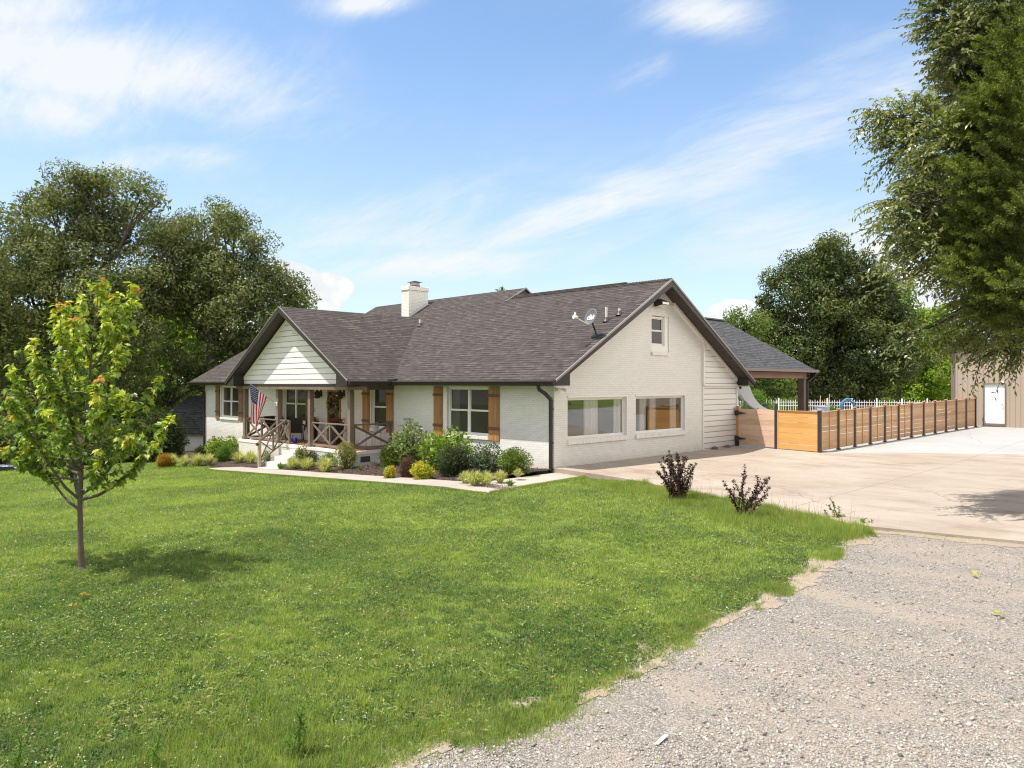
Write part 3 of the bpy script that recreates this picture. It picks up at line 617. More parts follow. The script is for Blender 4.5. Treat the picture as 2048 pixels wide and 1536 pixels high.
# --- windows
def window(T, u0, u1, z0, z1, kind, name='window', gm='glass', curtain=None):
    rec = 0.09; fr = 0.055
    def bx(mb, a, b, o0, o1, c, d):
        p = T(a, o0, c); q = T(b, o1, d); mb.box(p[0], q[0], p[1], q[1], p[2], q[2])
    mb = MB(); mbP = MB(); mbS = MB()
    bx(mb, u0, u0 + fr, -rec - .04, -rec + .03, z0, z1); bx(mb, u1 - fr, u1, -rec - .04, -rec + .03, z0, z1)
    bx(mb, u0 + fr, u1 - fr, -rec - .04, -rec + .03, z0, z0 + fr); bx(mb, u0 + fr, u1 - fr, -rec - .04, -rec + .03, z1 - fr, z1)
    f = mb.build('window' if name == 'window' else name, M['white'], house, bevel=.004)
    panes = []
    if kind == 'twin': m_ = (u0 + u1) / 2; panes = [(u0 + fr, m_ - .045), (m_ + .045, u1 - fr)]; bx(mbS, m_ - .045, m_ + .045, -rec - .03, -rec + .025, z0 + fr, z1 - fr)
    elif kind in ('single', 'picture'): panes = [(u0 + fr, u1 - fr)]
    for a, b in panes:
        if kind != 'picture':
            zm = (z0 + z1) / 2 + .02
            for c, d, o in ((z0 + fr, zm, 0.0), (zm, z1 - fr, -0.02)):
                s_ = 0.03
                bx(mbS, a, a + s_, -rec - .02 + o, -rec + .01 + o, c, d); bx(mbS, b - s_, b, -rec - .02 + o, -rec + .01 + o, c, d)
                bx(mbS, a + s_, b - s_, -rec - .02 + o, -rec + .01 + o, c, c + s_); bx(mbS, a + s_, b - s_, -rec - .02 + o, -rec + .012 + o, d - s_, d)
                mbP.add([T(a + s_, -rec - .01 + o, c + s_), T(b - s_, -rec - .01 + o, c + s_), T(b - s_, -rec - .01 + o, d - s_), T(a + s_, -rec - .01 + o, d - s_)], [(0, 1, 2, 3)])
        else:
            bx(mbS, a, b, -rec - .03, -rec + .0, z0 + fr, z0 + fr + .03); bx(mbS, a, b, -rec - .03, -rec + .0, z1 - fr - .03, z1 - fr)
            bx(mbS, a, a + .03, -rec - .03, -rec, z0 + fr + .03, z1 - fr - .03); bx(mbS, b - .03, b, -rec - .03, -rec, z0 + fr + .03, z1 - fr - .03)
            mbP.add([T(a + .03, -rec - .016, z0 + fr + .03), T(b - .03, -rec - .016, z0 + fr + .03), T(b - .03, -rec - .016, z1 - fr - .03), T(a + .03, -rec - .016, z1 - fr - .03)], [(0, 1, 2, 3)])
    mbS.build('sash', M['white'], f, bevel=.003); mbP.build('pane', M[gm], f)
    if curtain:
        for (a, b) in curtain:
            n = 40; mbc = MB(); vs = []; 
            for i in range(n + 1):
                u = a + (b - a) * i / n; o = -rec - .075 + .025 * math.sin(i * 1.25) + .015 * math.sin(i * .53)
                vs += [T(u, o, 0.1), T(u + .01 * math.sin(i), o + .01 * math.sin(i * .9), z1 - .02)]
            mbc.add(vs, [(2 * i, 2 * i + 2, 2 * i + 3, 2 * i + 1) for i in range(n)]); mbc.build('curtain', M['curtain'], f, smooth=True)
    return f
def sill(T, u0, u1, z, par, hh=0.11):
    mb = MB(); k = u0
    while k < u1 - .03:
        p = T(k, 0.0, z - hh); q = T(min(k + .062, u1), 0.06, z - .003 * random.random()); mb.box(p[0], q[0], p[1], q[1], p[2], q[2]); k += .07
    p = T(u0 + .005, 0.0, z - hh + .006); q = T(u1 - .005, 0.05, z - .012); mb.box(p[0], q[0], p[1], q[1], p[2], q[2])
    mb.build('sill', M['soldier'], par, bevel=.004)
for i, (a, b) in enumerate(FRONT_WIN):
    f = window(TF, a, b, WZ0, WZ1, 'single' if i == 2 else 'twin', curtain=[(a + .05, a + .45)] if i == 3 else ([(a, a + .3), (b - .3, b)] if i == 0 else None))
    sill(TF, a - .04, b + .04, WZ0 - .005, f)
    if i == 3:
        mbx = MB(); mbx.box(a - .17, a - .005, -.03, .002, WZ0, WZ1); mbx.build('side_trim', M['white'], f)
for (a, b, c, d), cu in zip(SIDE_WIN, ([(1.55, 2.25), (3.05, 3.5)], [(4.5, 4.9), (5.1, 5.45), (6.35, 6.75)])):
    f = window(TS, a, b, c, d, 'picture', gm='glass2', curtain=cu); sill(TS, a - .02, b + .03, c - .005, f, 0.15)
    mbx = MB(); 
    mbx.box(0.0, .03, a - .005, b + .05, d - .0, d + .05); mbx.box(0, .03, b - .0, b + .05, c, d); mbx.build('head_trim', M['white'], f)
f = window(TS, 5.02, 5.83, 3.97, 4.98, 'single'); sill(TS, 4.98, 6.05, 3.75, f, 0.11)
mbx = MB(); mbx.box(-.13, -.02, 5.0, 6.05, 3.752, 3.965); mbx.box(-.13, -.03, 5.835, 6.05, 3.965, 4.995); mbx.build('infill_board', M['white'], f)
# --- shutters
def shutter(u0, u1, mk, z0=0.84, z1=2.56):
    mb = MB(); n = 4; wv = (u1 - u0) / n
    for i in range(n): mb.box(u0 + i * wv + .003, u0 + (i + 1) * wv - .003, -.045, -.012, z0 + random.uniform(0, .008), z1)
    mb.box(u0 + .01, u1 - .01, -.012, -.002, z0 + .02, z1 - .02)
    s_ = mb.build('shutter', M[mk], house, bevel=.003)
    for zz in (z1 - .28, z0 + .40):
        mb = MB(); mb.box(u0 - .012, u1 + .012, -.072, -.0455, zz - .045, zz + .045); mb.build('batten', M['batten'], s_, bevel=.004)
for a, b, k in ((-23.33, -22.85, 'shutter2'), (-20.68, -20.25, 'shutter2'), (-16.75, -16.33, 'shutter2'), (-14.25, -13.98, 'shutter2'), (-9.93, -9.47, 'shutter'), (-8.34, -7.93, 'shutter'), (-5.56, -5.10, 'shutter'), (-2.78, -2.30, 'shutter')):
    shutter(a, b, k)

# --- roof
def roof_slab(mb, quad, th=0.05):
    """thick sheet: outline on the top surface, thickness straight down"""
    mb.prism([np.array(q, float) for q in quad], (0, 0, -th))
mb = MB()
roof_slab(mb, [(XL, YF, EZ), (XR, YF, EZ), (XR, YR, RZ), (XL, YR, RZ)]); roof_slab(mb, [(XL, YR, RZ), (XR, YR, RZ), (XR, YB, EZ), (XL, YB, EZ)])
mb.build('roof', M['shingle'], house)
# raised middle part
Y2, X2a, X2b = 6.12, -17.9, -7.05; Z2 = EZ + SL * (Y2 - YF)
mb = MB(); roof_slab(mb, [(X2a, 4.9, rz(4.9) + .012), (X2b, 4.9, rz(4.9) + .012), (X2b, Y2, Z2 + .012), (X2a, Y2, Z2 + .012)]); roof_slab(mb, [(X2a, Y2, Z2 + .012), (X2b, Y2, Z2 + .012), (X2b, 10.6, Z2 - SL * (10.6 - Y2)), (X2a, 10.6, Z2 - SL * (10.6 - Y2))])
up_ = mb.build('raised_roof', M['shingle'], house)
for xx in (X2b - .06, X2a + .03):
    mb = MB(); mb.prism([(xx, 5.2, rz(5.2) - .1), (xx, 7.6, rz(7.6) - .1), (xx, 7.6, Z2 - SL * 1.7 - .05), (xx, Y2, Z2 - .05)], (0.03, 0, 0)); mb.build('gable_face', M['trim'], up_)
mb = MB(); mb.bar((X2b + .01, 5.0, rz(5.0) + .0), (X2b + .01, Y2, Z2 + .0), .04, .06); mb.bar((X2b + .01, Y2, Z2), (X2b + .01, 8.1, Z2 - SL * 2.2), .04, .06); mb.build('rake_edge', M['drip'], up_)
mb = MB()
for k in range(60):      # ridge cap of overlapping pieces
    xa = XR - .02 - k * .13 * 1.0
    if xa < X2b: break
    for sgn in (1, -1): mb.prism([(xa, YR, RZ + .035), (xa, YR + sgn * .15, RZ + .035 - .15 * SL), (xa - .13, YR + sgn * .15, RZ + .02 - .15 * SL), (xa - .13, YR, RZ + .02)], (0, 0, -.03))
mb.box(X2b + .2, XR - 1.9, YR - .10, YR + .10, RZ - .03, RZ + .055)
mb.build('ridge_cap', M['shingle'], house)
# porch roof
PXL, PXR, PXM, PYF = -16.75, -7.2, -11.975, -2.45; PS = 0.6; PZ = EZ + PS * (PXR - PXM)
def yv(z): return YF + (z - EZ) / SL
mb = MB(); e = .006
for xe in (PXL, PXR):
    mb.prism([(xe, PYF, EZ + e), (xe, YF, EZ + e), (PXM, yv(PZ), PZ + e), (PXM, PYF, PZ + e)], (0, 0, -.05))
mb.build('porch_roof', M['shingle'], house)
mb = MB()   # porch rake boards and their returns
for xe, sg in ((PXL, 1), (PXR, -1)):
    for (o, th, dr, ww) in ((0.0, .03, .02, .20),):
        mb.prism([(xe, PYF - .02, EZ - dr), (PXM, PYF - .02, PZ - dr), (PXM, PYF - .02, PZ - dr - ww), (xe, PYF - .02, EZ - dr - .14)], (0, .04, 0))
    mb.prism([(xe, PYF + .022, EZ - .05), (xe + sg * .75, PYF + .022, EZ - .05 + .75 * PS - .10), (xe + sg * .75, PYF + .022, EZ - .20), (xe, PYF + .022, EZ - .16)], (0, .46, 0))
mb.build('porch_rake_board', M['trim'], house)
mb = MB()
for xe in (PXL, PXR):
    sg = 1 if xe == PXR else -1
    mb.prism([(xe + sg * .01, PYF - .03, EZ - .012), (PXM, PYF - .03, PZ - .012), (PXM, PYF - .03, PZ + .018), (xe + sg * .01, PYF - .03, EZ + .016)], (0, .03, 0))
mb.build('porch_drip_edge', M['drip'], house)
mb = MB()   # sloping soffit under porch overhang
for xe, sg in ((PXL, 1), (PXR, -1)):
    mb.prism([(xe + sg * .1, PYF + .02, EZ - .07), (PXM, PYF + .02, PZ - .12), (PXM, -1.93, PZ - .12), (xe + sg * .1, -1.93, EZ - .07)], (0, 0, -.02))
mb.build('porch_soffit', M['soffit'], house)
ZB = 2.60
mb = MB(); mb.prism([(PXL + .35, -1.95, ZB), (PXR - .35, -1.95, ZB), (PXR - .35, -1.95, ZB + .12), (PXM, -1.95, PZ - .2), (PXL + .35, -1.95, ZB + .12)], (0, .06, 0)); ped = mb.build('pediment', M['siding'], house)
mb = MB()
for sg in (-1, 1):
    xe = PXR - .3 if sg > 0 else PXL + .3; mb.prism([(xe, -1.975, EZ - .08), (PXM, -1.975, PZ - .22), (PXM, -1.975, PZ - .34), (xe, -1.975, EZ - .20)], (0, .025, 0))
mb.build('frieze_board', M['white'], ped)
mb = MB(); mb.box(-11.84, -11.46, -1.985, -1.95, 4.55, 4.95); lv = mb.build('gable_vent', M['white'], house)
mb = MB()
for k in range(6): mb.bar((-11.80, -2.0, 4.60 + k * .06), (-11.50, -2.0, 4.60 + k * .06), .022, .012)
mb.build('louver', M['grey'], lv)
mb = MB()  # beam under the pediment, side beam, porch ceiling
mb.box(PXL + .05, PXR - .05, -2.0, -1.62, 2.44, ZB - .004); mb.box(PXR - 1.0, PXR - .7, -1.61, -0.02, 2.44, ZB - .004); mb.box(PXL + .5, PXL + .75, -1.61, -.02, 2.44, ZB - .004)
mb.build('porch_beam', M['weathered'], house)
mb = MB(); mb.box(PXL + .04, PXR - .04, -2.012, -1.97, 2.565, 2.655); mb.build('porch_band', M['trim'], house)
mb = MB(); mb.box(PXL + .76, PXR - 1.01, -1.60, -0.02, 2.60, 2.63); mb.build('porch_ceiling', M['white'], house)
# fascias, soffits, gutters
mb = MB()
mb.box(PXR, XR - .02, YF - .0, YF + .03, 2.60, EZ - .055); mb.box(XL + .02, PXL, YF, YF + .03, 2.60, EZ - .055); mb.box(XL + .02, XR - .02, YB - .03, YB, 2.60, EZ - .055)
mb.box(PXR - .03, PXR - .001, PYF + .03, YF, 2.60, EZ - .055); mb.box(PXL + .001, PXL + .03, PYF + .03, YF, 2.60, EZ - .055)
mb.build('fascia', M['trim'], house)
mb = MB(); mb.box(PXR - .02, XR - .03, YF + .03, .0, 2.60, 2.615); mb.box(XL + .03, PXL + .02, YF + .03, .0, 2.60, 2.615); mb.box(XL + .03, XR - .03, WD, YB - .03, 2.60, 2.615); mb.box(PXR - .7, PXR - .03, PYF + .5, YF, 2.60, 2.615)
mb.build('eave_soffit', M['soffit'], house)
def gutter_prof(y, z): return [(y, z + .13), (y - .125, z + .13), (y - .135, z + .11), (y - .10, z + .05), (y - .085, z), (y, z)]
mb = MB(); mb.prism([(XL, a, b) for a, b in gutter_prof(YF - .004, 2.615)], (PXL - XL - .01, 0, 0)); mb.build('gutter', M['trim'], house)
mb = MB(); mb.prism([(PXR + .02, a, b) for a, b in gutter_prof(YF - .004, 2.615)], (XR - PXR - .03, 0, 0)); gut = mb.build('gutter', M['trim'], house)
mb = MB(); mb.prism([(PXR + (YF - a), PYF + .02, b) for a, b in gutter_prof(YF, 2.615)], (0, YF - PYF - .15, 0)); mb.build('porch_gutter', M['trim'], house)
mb = MB(); mb.lathe([(.0, 0), (.16, .01), (.2, .06), (.2, .14), (.15, .17), (.0, .18)], (PXR + .05, YF + .0, 2.68), 14); mb.build('splash_guard', M['trim'], gut)
def downspout(x, y, zb, dx=0, dy=0, sx=0, sy=-1):
    mb = MB(); w_ = .075
    P = [(x, y + sy * .60, 2.64), (x, y + sy * .60, 2.50), (x, y + sy * .30, 2.36), (x, y + sy * .075, 2.20), (x, y + sy * .075, zb)]
    for a, b in zip(P, P[1:]): mb.bar(a, b, w_ + .02, w_, (1, 0, 0) if abs(a[1] - b[1]) < .01 else (1, 0, 0))
    for zz in (1.9, .9): mb.box(x - .07, x + .07, y - .012, y - .0, zz, zz + .03)
    return mb.build('downspout', M['trim'], house, bevel=.006)
downspout(-0.075, 0, 0.0); downspout(WL + .06, 0, -1.2)
# gable rakes on the right end
mb = MB()
X0 = XR - .04
mb.prism([(X0, YF, EZ - .055), (X0, YR, RZ - .055), (X0, YR, RZ - .27), (X0, YF, EZ - .16)], (.035, 0, 0)); mb.prism([(X0, YB, EZ - .055), (X0, YR, RZ - .055), (X0, YR, RZ - .27), (X0, YB, EZ - .16)], (.035, 0, 0))
mb.build('rake_board', M['trim'], house)
mb = MB()
for s_ in (1, -1):
    ya, yb_ = (YF, YR) if s_ > 0 else (YB, YR)
    mb.prism([(XR - .03, ya, EZ - .053), (XR - .03, yb_, RZ - .053), (XR - .03, yb_, RZ + .012), (XR - .03, ya, EZ + .012)], (.045, 0, 0))
mb.build('rake_drip_edge', M['drip'], house)
mb = MB()   # boxed eave returns
mb.prism([(.01, YF + .002, 2.602), (.01, .06, 2.602), (.01, .06, rz(.06) - .09), (.01, YF + .002, rz(YF) - .08)], (XR - .055, 0, 0)); mb.build('eave_return', M['trim'], house); mb = MB(); mb.prism([(.03, YB - .002, 2.602), (.03, WD - .08, 2.602), (.03, WD - .08, rz(WD - .08) - .09), (.03, YB - .002, EZ - .08)], (XR - .075, 0, 0))
mb.build('eave_return', M['trim'], house)
mb = MB()
for ya, yb_ in ((.07, YR), (WD - .09, YR)): mb.prism([(.002, ya, rz(ya) - .12), (.002, yb_, RZ - .12), (XR - .045, yb_, RZ - .12), (XR - .045, ya, rz(ya) - .12)], (0, 0, -.02))
mb.build('rake_soffit', M['soffit'], house)
mb = MB()   # triangular louvered vent under the peak
mb.prism([(.0, YR - .86, RZ - .80), (.0, YR + .86, RZ - .80), (.0, YR, RZ - .26)], (.02, 0, 0)); gv = mb.build('peak_vent', M['white'], house)
mb = MB()
for k in range(5):
    z0_ = RZ - .76 + k * .085; hw = .84 - (z0_ - RZ + .80) / .6 - .05
    if hw > .08: mb.bar((.03, YR - hw, z0_), (.03, YR + hw, z0_), .03, .03)
mb.build('louver', M['white'], gv)
mb = MB(); mb.box(0, .035, YR - .95, YR + .95, RZ - .86, RZ - .80); mb.build('vent_ledge', M['white'], gv)
# pipe boots on the roof
def roofpt(px, py):
    l = (px - 1024) / FPX; v = (768 - py) / FPX; kd = FW + RT * l + UP * v
    dn = (EZ + SL * (CAM[1] - YF) - CAM[2]) / (kd[2] - SL * kd[1]); return CAM + kd * dn
for px, py, h_ in ((840, 652, .28), (1213, 642, .45), (1239, 629, .2)):
    p = roofpt(px, py); mb = MB(); mb.tube([p - UP * .1, p + UP * h_], .045, 10); v_ = mb.build('vent_pipe', M['lgrey'], house, smooth=False)
    mb = MB(); mb.lathe([(.14, -.02), (.09, .05), (.055, .12)], p, 12); mb.build('flashing', M['dsteel'], v_)
# chimney
cxy = (-13.45, 4.45); mb = MB(); cw, cl = .56, 1.12
mb.box(cxy[0], cxy[0] + cw, cxy[1], cxy[1] + cl, 5.3, 6.98); ch = mb.build('chimney', M['brick'], house)
mb = MB(); mb.box(cxy[0] - .035, cxy[0] + cw + .035, cxy[1] - .035, cxy[1] + cl + .035, 6.98, 7.17); mb.build('crown', M['brick'], ch, bevel=.01)
cc = (cxy[0] + cw / 2, cxy[1] + cl / 2); mb = MB(); mb.box(cc[0] - .17, cc[0] + .17, cc[1] - .17, cc[1] + .17, 7.17, 7.25); mb.build('flue', plain('flue_clay', (.16, .06, .045), .8), ch)
mb = MB(); mb.box(cc[0] - .16, cc[0] + .16, cc[1] - .16, cc[1] + .16, 7.25, 7.40); mb.build('spark_screen', M['grey'], ch)
mb = MB(); mb.add([(cc[0] - .27, cc[1] - .27, 7.40), (cc[0] + .27, cc[1] - .27, 7.40), (cc[0] + .27, cc[1] + .27, 7.40), (cc[0] - .27, cc[1] + .27, 7.40), (cc[0], cc[1], 7.48)], [(3, 2, 1, 0), (0, 1, 4), (1, 2, 4), (2, 3, 4), (3, 0, 4)]); mb.build('chimney_cap', M['dsteel'], ch)
mb = MB()
for k in range(5): mb.box(cxy[0] + cw, cxy[0] + cw + .012, cxy[1] + .02 + k * .21, cxy[1] + .23 + k * .21, 5.4, rz(cxy[1] + .02 + k * .21) + .22)
mb.box(cxy[0] - .1, cxy[0] + cw + .1, cxy[1] + cl, cxy[1] + cl + .04, 5.9, 6.4)
mb.build('step_flashing', M['lgrey'], ch)
# --- porch floor, base, steps, posts, railings
PF = 0.27; BX0, BX1, BY = -16.65, -7.75, -1.92
mb = MB(); mb.box(BX0 + .22, BX1 - .22, BY + .22, -.005, PF - .12, PF - .02); mb.build('porch_floor', M['redbrick'], house)
mb = MB(); mb.box(BX0 + .02, BX1 - .02, BY + .02, BY + .21, -1.4, PF - .105); mb.box(BX1 - .21, BX1 - .02, BY + .21, -.003, -1.2, PF - .105); mb.box(BX0 + .02, BX0 + .21, BY + .21, -.003, -1.4, PF - .105)
pb = mb.build('porch_base', M['brick'], house)
mb = MB(); k = BX0
while k < BX1 - .02: mb.box(k, min(k + .062, BX1), BY, BY + .225, PF - .104, PF + .002 * random.random()); k += .07
k = BY + .23
while k < -.03: mb.box(BX1 - .225, BX1, k, k + .062, PF - .104, PF); mb.box(BX0, BX0 + .225, k, k + .062, PF - .104, PF); k += .07
mb.box(BX0 + .01, BX1 - .01, BY + .01, BY + .215, PF - .1, PF - .008); mb.box(BX1 - .215, BX1 - .01, BY + .216, -.01, PF - .1, PF - .008)
mb.build('brick_coping', M['soldier'], pb)
mb = MB(); mb.box(BX1 - .022, BX1 - .008, -1.55, -1.15, -.12, .08)
vn = mb.build('foundation_vent', M['fanvent'], pb)
mb = MB(); mb.box(BX1 - .02, BX1 + .16, -1.1, -1.09, -.14, .02); mb.bar((BX1 + .0, -1.0, -.1), (BX1 + .14, -.85, -.12), .02, .16); mb.build('vent_cover', M['lgrey'], vn)
mb = MB()
sx0, sx1 = -12.35, -11.1
for k in range(4):
    zt = PF - .2 * (k + 1); mb.box(sx0, sx1, BY - .30 * (k + 1), BY - .3 * k - .001 * (k > 0), -1.0, zt + .0)
mb.build('porch_steps', M['brick'], house)
for x in (-16.25, -13.3, -10.8, -8.06):
    y = -1.76; mb = MB(); mb.box(x - .09, x + .09, y - .09, y + .09, PF, 2.44); p_ = mb.build('porch_post', M['weathered'], house, bevel=.008)
    mb = MB(); mb.box(x - .125, x + .125, y - .125, y + .125, PF - .015, PF + .14); mb.build('post_base', M['weathered'], p_, bevel=.01)
def xrail(a, b, bays, slope=0, posts=True, name='railing', ybase=PF):
    """top and bottom rail with crossed braces"""
    a = np.array(a, float); b = np.array(b, float); mb = MB(); H, h = .92, .10
    for q in ((a + UP * H, b + UP * H, .075, .05), (a + UP * h, b + UP * h, .045, .07)): mb.bar(q[0], q[1], q[2], q[3])
    for i in range(bays):
        p = a + (b - a) * i / bays; q = a + (b - a) * (i + 1) / bays
        mb.bar(p + UP * (h + .04), q + UP * (H - .03), .035, .085); mb.bar(p + UP * (H - .03), q + UP * (h + .04), .034, .08)
        if i: mb.bar(p + UP * h, p + UP * (H - .02), .07, .07, (b - a) / np.linalg.norm(b - a))
    if posts:
        for p in (a, b): mb.bar(p + UP * (-.0), p + UP * (H - .02), .07, .07, (b - a) / np.linalg.norm(b - a))
    return mb.build(name, M['weathered'], house, bevel=.004)
xrail((-16.12, -1.76, PF), (-13.43, -1.76, PF), 2); xrail((-13.17, -1.76, PF), (-12.42, -1.76, PF), 1)
xrail((-10.67, -1.76, PF), (-8.19, -1.76, PF), 2); xrail((-8.06, -1.63, PF), (-8.06, -.05, PF), 1); xrail((-16.25, -1.63, PF), (-16.25, -.05, PF), 1)
# stair rail
mb = MB(); a = np.array([-12.42, -1.9, PF + .96]); b = np.array([-12.42, -3.02, -.46 + .93])
mb.bar(a, b, .08, .05, (1, 0, 0)); a2, b2 = a - UP * .80, b - UP * .80; mb.bar(a2, b2, .04, .07, (1, 0, 0))
m1 = (a + b) / 2; m2 = (a2 + b2) / 2; mb.bar(m1, m2, .06, .06, (0, 1, 0))
for p, q, r, s_ in ((a, m1, a2, m2), (m1, b, m2, b2)): mb.bar(r, q, .034, .07, (1, 0, 0)); mb.bar(p, s_, .033, .065, (1, 0, 0))
mb.build('stair_railing', M['weathered'], house, bevel=.004)
mb = MB(); mb.box(-12.47, -12.37, -3.08, -2.97, -.75, .47); nw = mb.build('newel_post', M['newel'], house, bevel=.008)
mb = MB(); mb.tube([(-12.42, -3.08, .34), (-12.42, -3.16, .34)], [.055, .05], 14); mb.build('solar_lamp', M['black'], nw)
# door
mb = MB(); mb.box(DOOR[0] + .08, DOOR[1] - .08, .05, .10, PF, 2.34); dr = mb.build('front_door', plain('dark_door', (.03, .022, .018), .4), house)
mb = MB(); mb.box(DOOR[0], DOOR[0] + .08, -.04, .11, PF, 2.42); mb.box(DOOR[1] - .08, DOOR[1], -.04, .11, PF, 2.42); mb.box(DOOR[0] + .08, DOOR[1] - .08, -.04, .11, 2.34, 2.42); mb.build('door_frame', M['shutter'], dr)
mb = MB(); mb.box(DOOR[0] + .24, DOOR[1] - .24, .04, .049, 1.1, 2.2); mb.build('door_glass', M['glass'], dr)
mb = MB(); mb.tube([(DOOR[1] - .16, .05, 1.25), (DOOR[1] - .16, .0, 1.25)], .03, 10); mb.build('door_knob', M['black'], dr)

# --- covered patio roof behind the house
pav = empty('patio_cover', (-4.4, 15.5, 0.3), 'covered patio behind the house with blue grey hip roof and cedar beams', 'patio cover')
ex0, ex1, ey1, ez = -7.8, -1.0, 20.9, 3.35; prx, pry, prz = -4.4, 17.8, 5.86
mb = MB(); n0 = 9.5
mb.prism([(ex1, n0, ez), (ex1, ey1, ez), (prx, pry, prz), (prx, n0, prz)], (0, 0, -.05)); mb.prism([(ex0, n0, ez), (ex0, ey1, ez), (prx, pry, prz), (prx, n0, prz)], (0, 0, -.05)); mb.prism([(ex0, ey1, ez), (ex1, ey1, ez), (prx, pry, prz)], (0, 0, -.05))
mb.build('roof', M['shingle2'], pav)
mb = MB(); mb.box(prx - .12, prx + .12, 12, pry + .05, prz - .02, prz + .04); mb.build('ridge_cap', M['dsteel'], pav)
mb = MB(); mb.box(ex1 - .001, ex1 + .13, 11.2, ey1 + .12, ez - .12, ez + .01); mb.box(ex0 + .1, ex1, ey1 - .01, ey1 + .12, ez - .12, ez + .01); mb.build('gutter', plain('taupe_gutter', (.20, .155, .13), .4), pav)
mb = MB(); mb.box(ex1 - .55, ex1 - .35, 11.2, ey1 - .3, ez - .42, ez - .14); mb.box(ex0 + .3, ex1 - .34, ey1 - .5, ey1 - .3, ez - .42, ez - .14); mb.build('beam', M['beam'], pav)
mb = MB(); mb.box(ex1 - .6, ex1 - .3, ey1 - .72, ey1 - .42, .2, ez - .421); mb.build('post', M['pavpost'], pav)
mb = MB(); P = [(ex1 + .05, ey1 - .1, ez - .12), (ex1 + .02, ey1 - .15, ez - .3), (ex1 - .3, ey1 - .3, ez - .55), (ex1 - .3, ey1 - .3, .3)]
for a, b in zip(P, P[1:]): mb.bar(a, b, .08, .08, (1, 0, 0) if abs(a[2] - b[2]) > .1 else (0, 0, 1))
mb.build('downspout', M['dsteel'], pav)
mb = MB(); mb.box(-.55, .25, 11.25, 11.6, 3.05, 3.16); mb.build('roof_valley_flashing', M['trim'], pav)

# ================================================================== FENCES, BARN, THINGS ROUND THE HOUSE
FA, FB = np.array([3.6, 10.2]), np.array([4.62, 26.75]); FH = 1.47
def fz(p): return float(zd(p[1]))
def boards(mb, a, b, z0a, z0b, h, n, th=.022, gap=.012):
    """level boards between two plan points, following the slope"""
    a = np.array(a, float); b = np.array(b, float); bh = h / n
    for i in range(n):
        j = random.uniform(-.004, .004); za, zb = z0a + i * bh + j, z0b + i * bh + j; d = (b - a) / np.linalg.norm(b - a); nn = np.array([d[1], -d[0]]) * th
        g_ = gap * random.choice((.3, .6, 1, 1.6)); t_ = bh - g_
        mb.prism([(a[0], a[1], za), (b[0], b[1], zb), (b[0], b[1], zb + t_), (a[0], a[1], za + t_)], (nn[0], nn[1], 0))
fen = empty('cedar_fence', (*FA, fz(FA)), 'long cedar fence of level boards and dark steel posts running to the barn', 'fence')
NB = 12; dF = (FB - FA) / NB; dn = dF / np.linalg.norm(dF); nrm = np.array([dn[1], -dn[0]])
for i in range(NB):
    a = FA + dF * i + dn * .045; b = FA + dF * (i + 1) - dn * .045; mb = MB(); boards(mb, a, b, fz(a) + .07, fz(b) + .07, FH - .12, 8)
    mb.build('board_panel', M['cedar'], fen)
    mb = MB(); c = a - nrm * .03 + nrm * .04; e_ = b - nrm * .03 + nrm * .04; mb.bar((*c, fz(a) + FH - .03), (*e_, fz(b) + FH - .03), .10, .03); mb.build('top_rail', M['cedar'], fen)
    if i < 6:
        m_ = (a + b) / 2 + nrm * .036; mb = MB(); mb.bar((*m_, fz(m_) + .09), (*m_, fz(m_) + FH - .05), .035, .028, (1, 0, 0)); mb.build('batten', M['cedar_new'], fen)
for i in range(NB + 1):
    p = FA + dF * i + nrm * (.045 if 0 < i else 0); z = fz(p); big = .055 if i == 0 else .036; mb = MB(); mb.box(p[0] - big, p[0] + big, p[1] - big, p[1] + big, z, z + FH + .01)
    if i: mb.box(p[0] - .062, p[0] + .062, p[1] - .062, p[1] + .062, z - .02, z + .055)
    q = mb.build('fence_post', M['dsteel'] if i in (0, NB) else M['pavpost'], fen)
    mb = MB(); mb.box(p[0] - .062, p[0] + .062, p[1] - .062, p[1] + .062, z + FH + .011, z + FH + .06); mb.build('post_cap', plain('cap_cedar', (.42, .22, .14), .7) if i == 0 else bpy.data.materials['cap_cedar'], q, bevel=.012)
# gate leaf by the house and new panel
gA, gM, gB = np.array([0.16, 10.74]), np.array([1.86, 10.47]), FA
gate = empty('gate', (*gA, fz(gA)), 'pale cedar gate with black strap hinges beside the clapboard wall', 'gate')
mb = MB(); boards(mb, gA + [.06, 0], gM - [.06, 0], fz(gA) + .05, fz(gM) + .05, FH - .05, 7, .024, .007); mb.build('board_panel', M['cedar_pale'], gate)
mb = MB(); mb.box(.07, .19, 10.72, 10.84, .15, fz(gA) + FH + .10); mb.build('gate_post', M['cedar_v'], gate)
for zz in (.30, 1.30):
    mb = MB(); z = fz(gA) + zz; mb.prism([(.20, 10.665, z - .06), (.20, 10.665, z + .06), (.55, 10.61, z + .008), (.55, 10.61, z - .008)], (-.002, -.02, 0)); mb.box(.05, .20, 10.66, 10.72, z - .10, z + .10); mb.build('hinge', M['black'], gate)
mb = MB(); mb.box(.06, .21, 10.68, 10.73, .15, .42); mb.build('post_shoe', M['black'], gate)
pan = empty('fence_panel', (*gM, fz(gM)), 'new orange toned cedar board panel between two black steel posts', 'fence panel')
mb = MB(); boards(mb, gM + [.09, -.013], gB - [.07, -.01], fz(gM) + .03, fz(gB) + .03, FH - .06, 7, .024, .006); mb.build('board_panel', M['cedar_new'], pan)
mb = MB(); mb.box(gM[0] - .05, gM[0] + .05, gM[1] - .06, gM[1] + .04, .15, fz(gM) + FH + .22); mb.build('steel_post', M['dsteel'], pan)
mb = MB(); mb.box(gM[0] + .055, gM[0] + .09, gM[1] - .05, gM[1] + .04, .2, fz(gM) + FH); mb.build('latch_post', M['cedar_new'], pan)
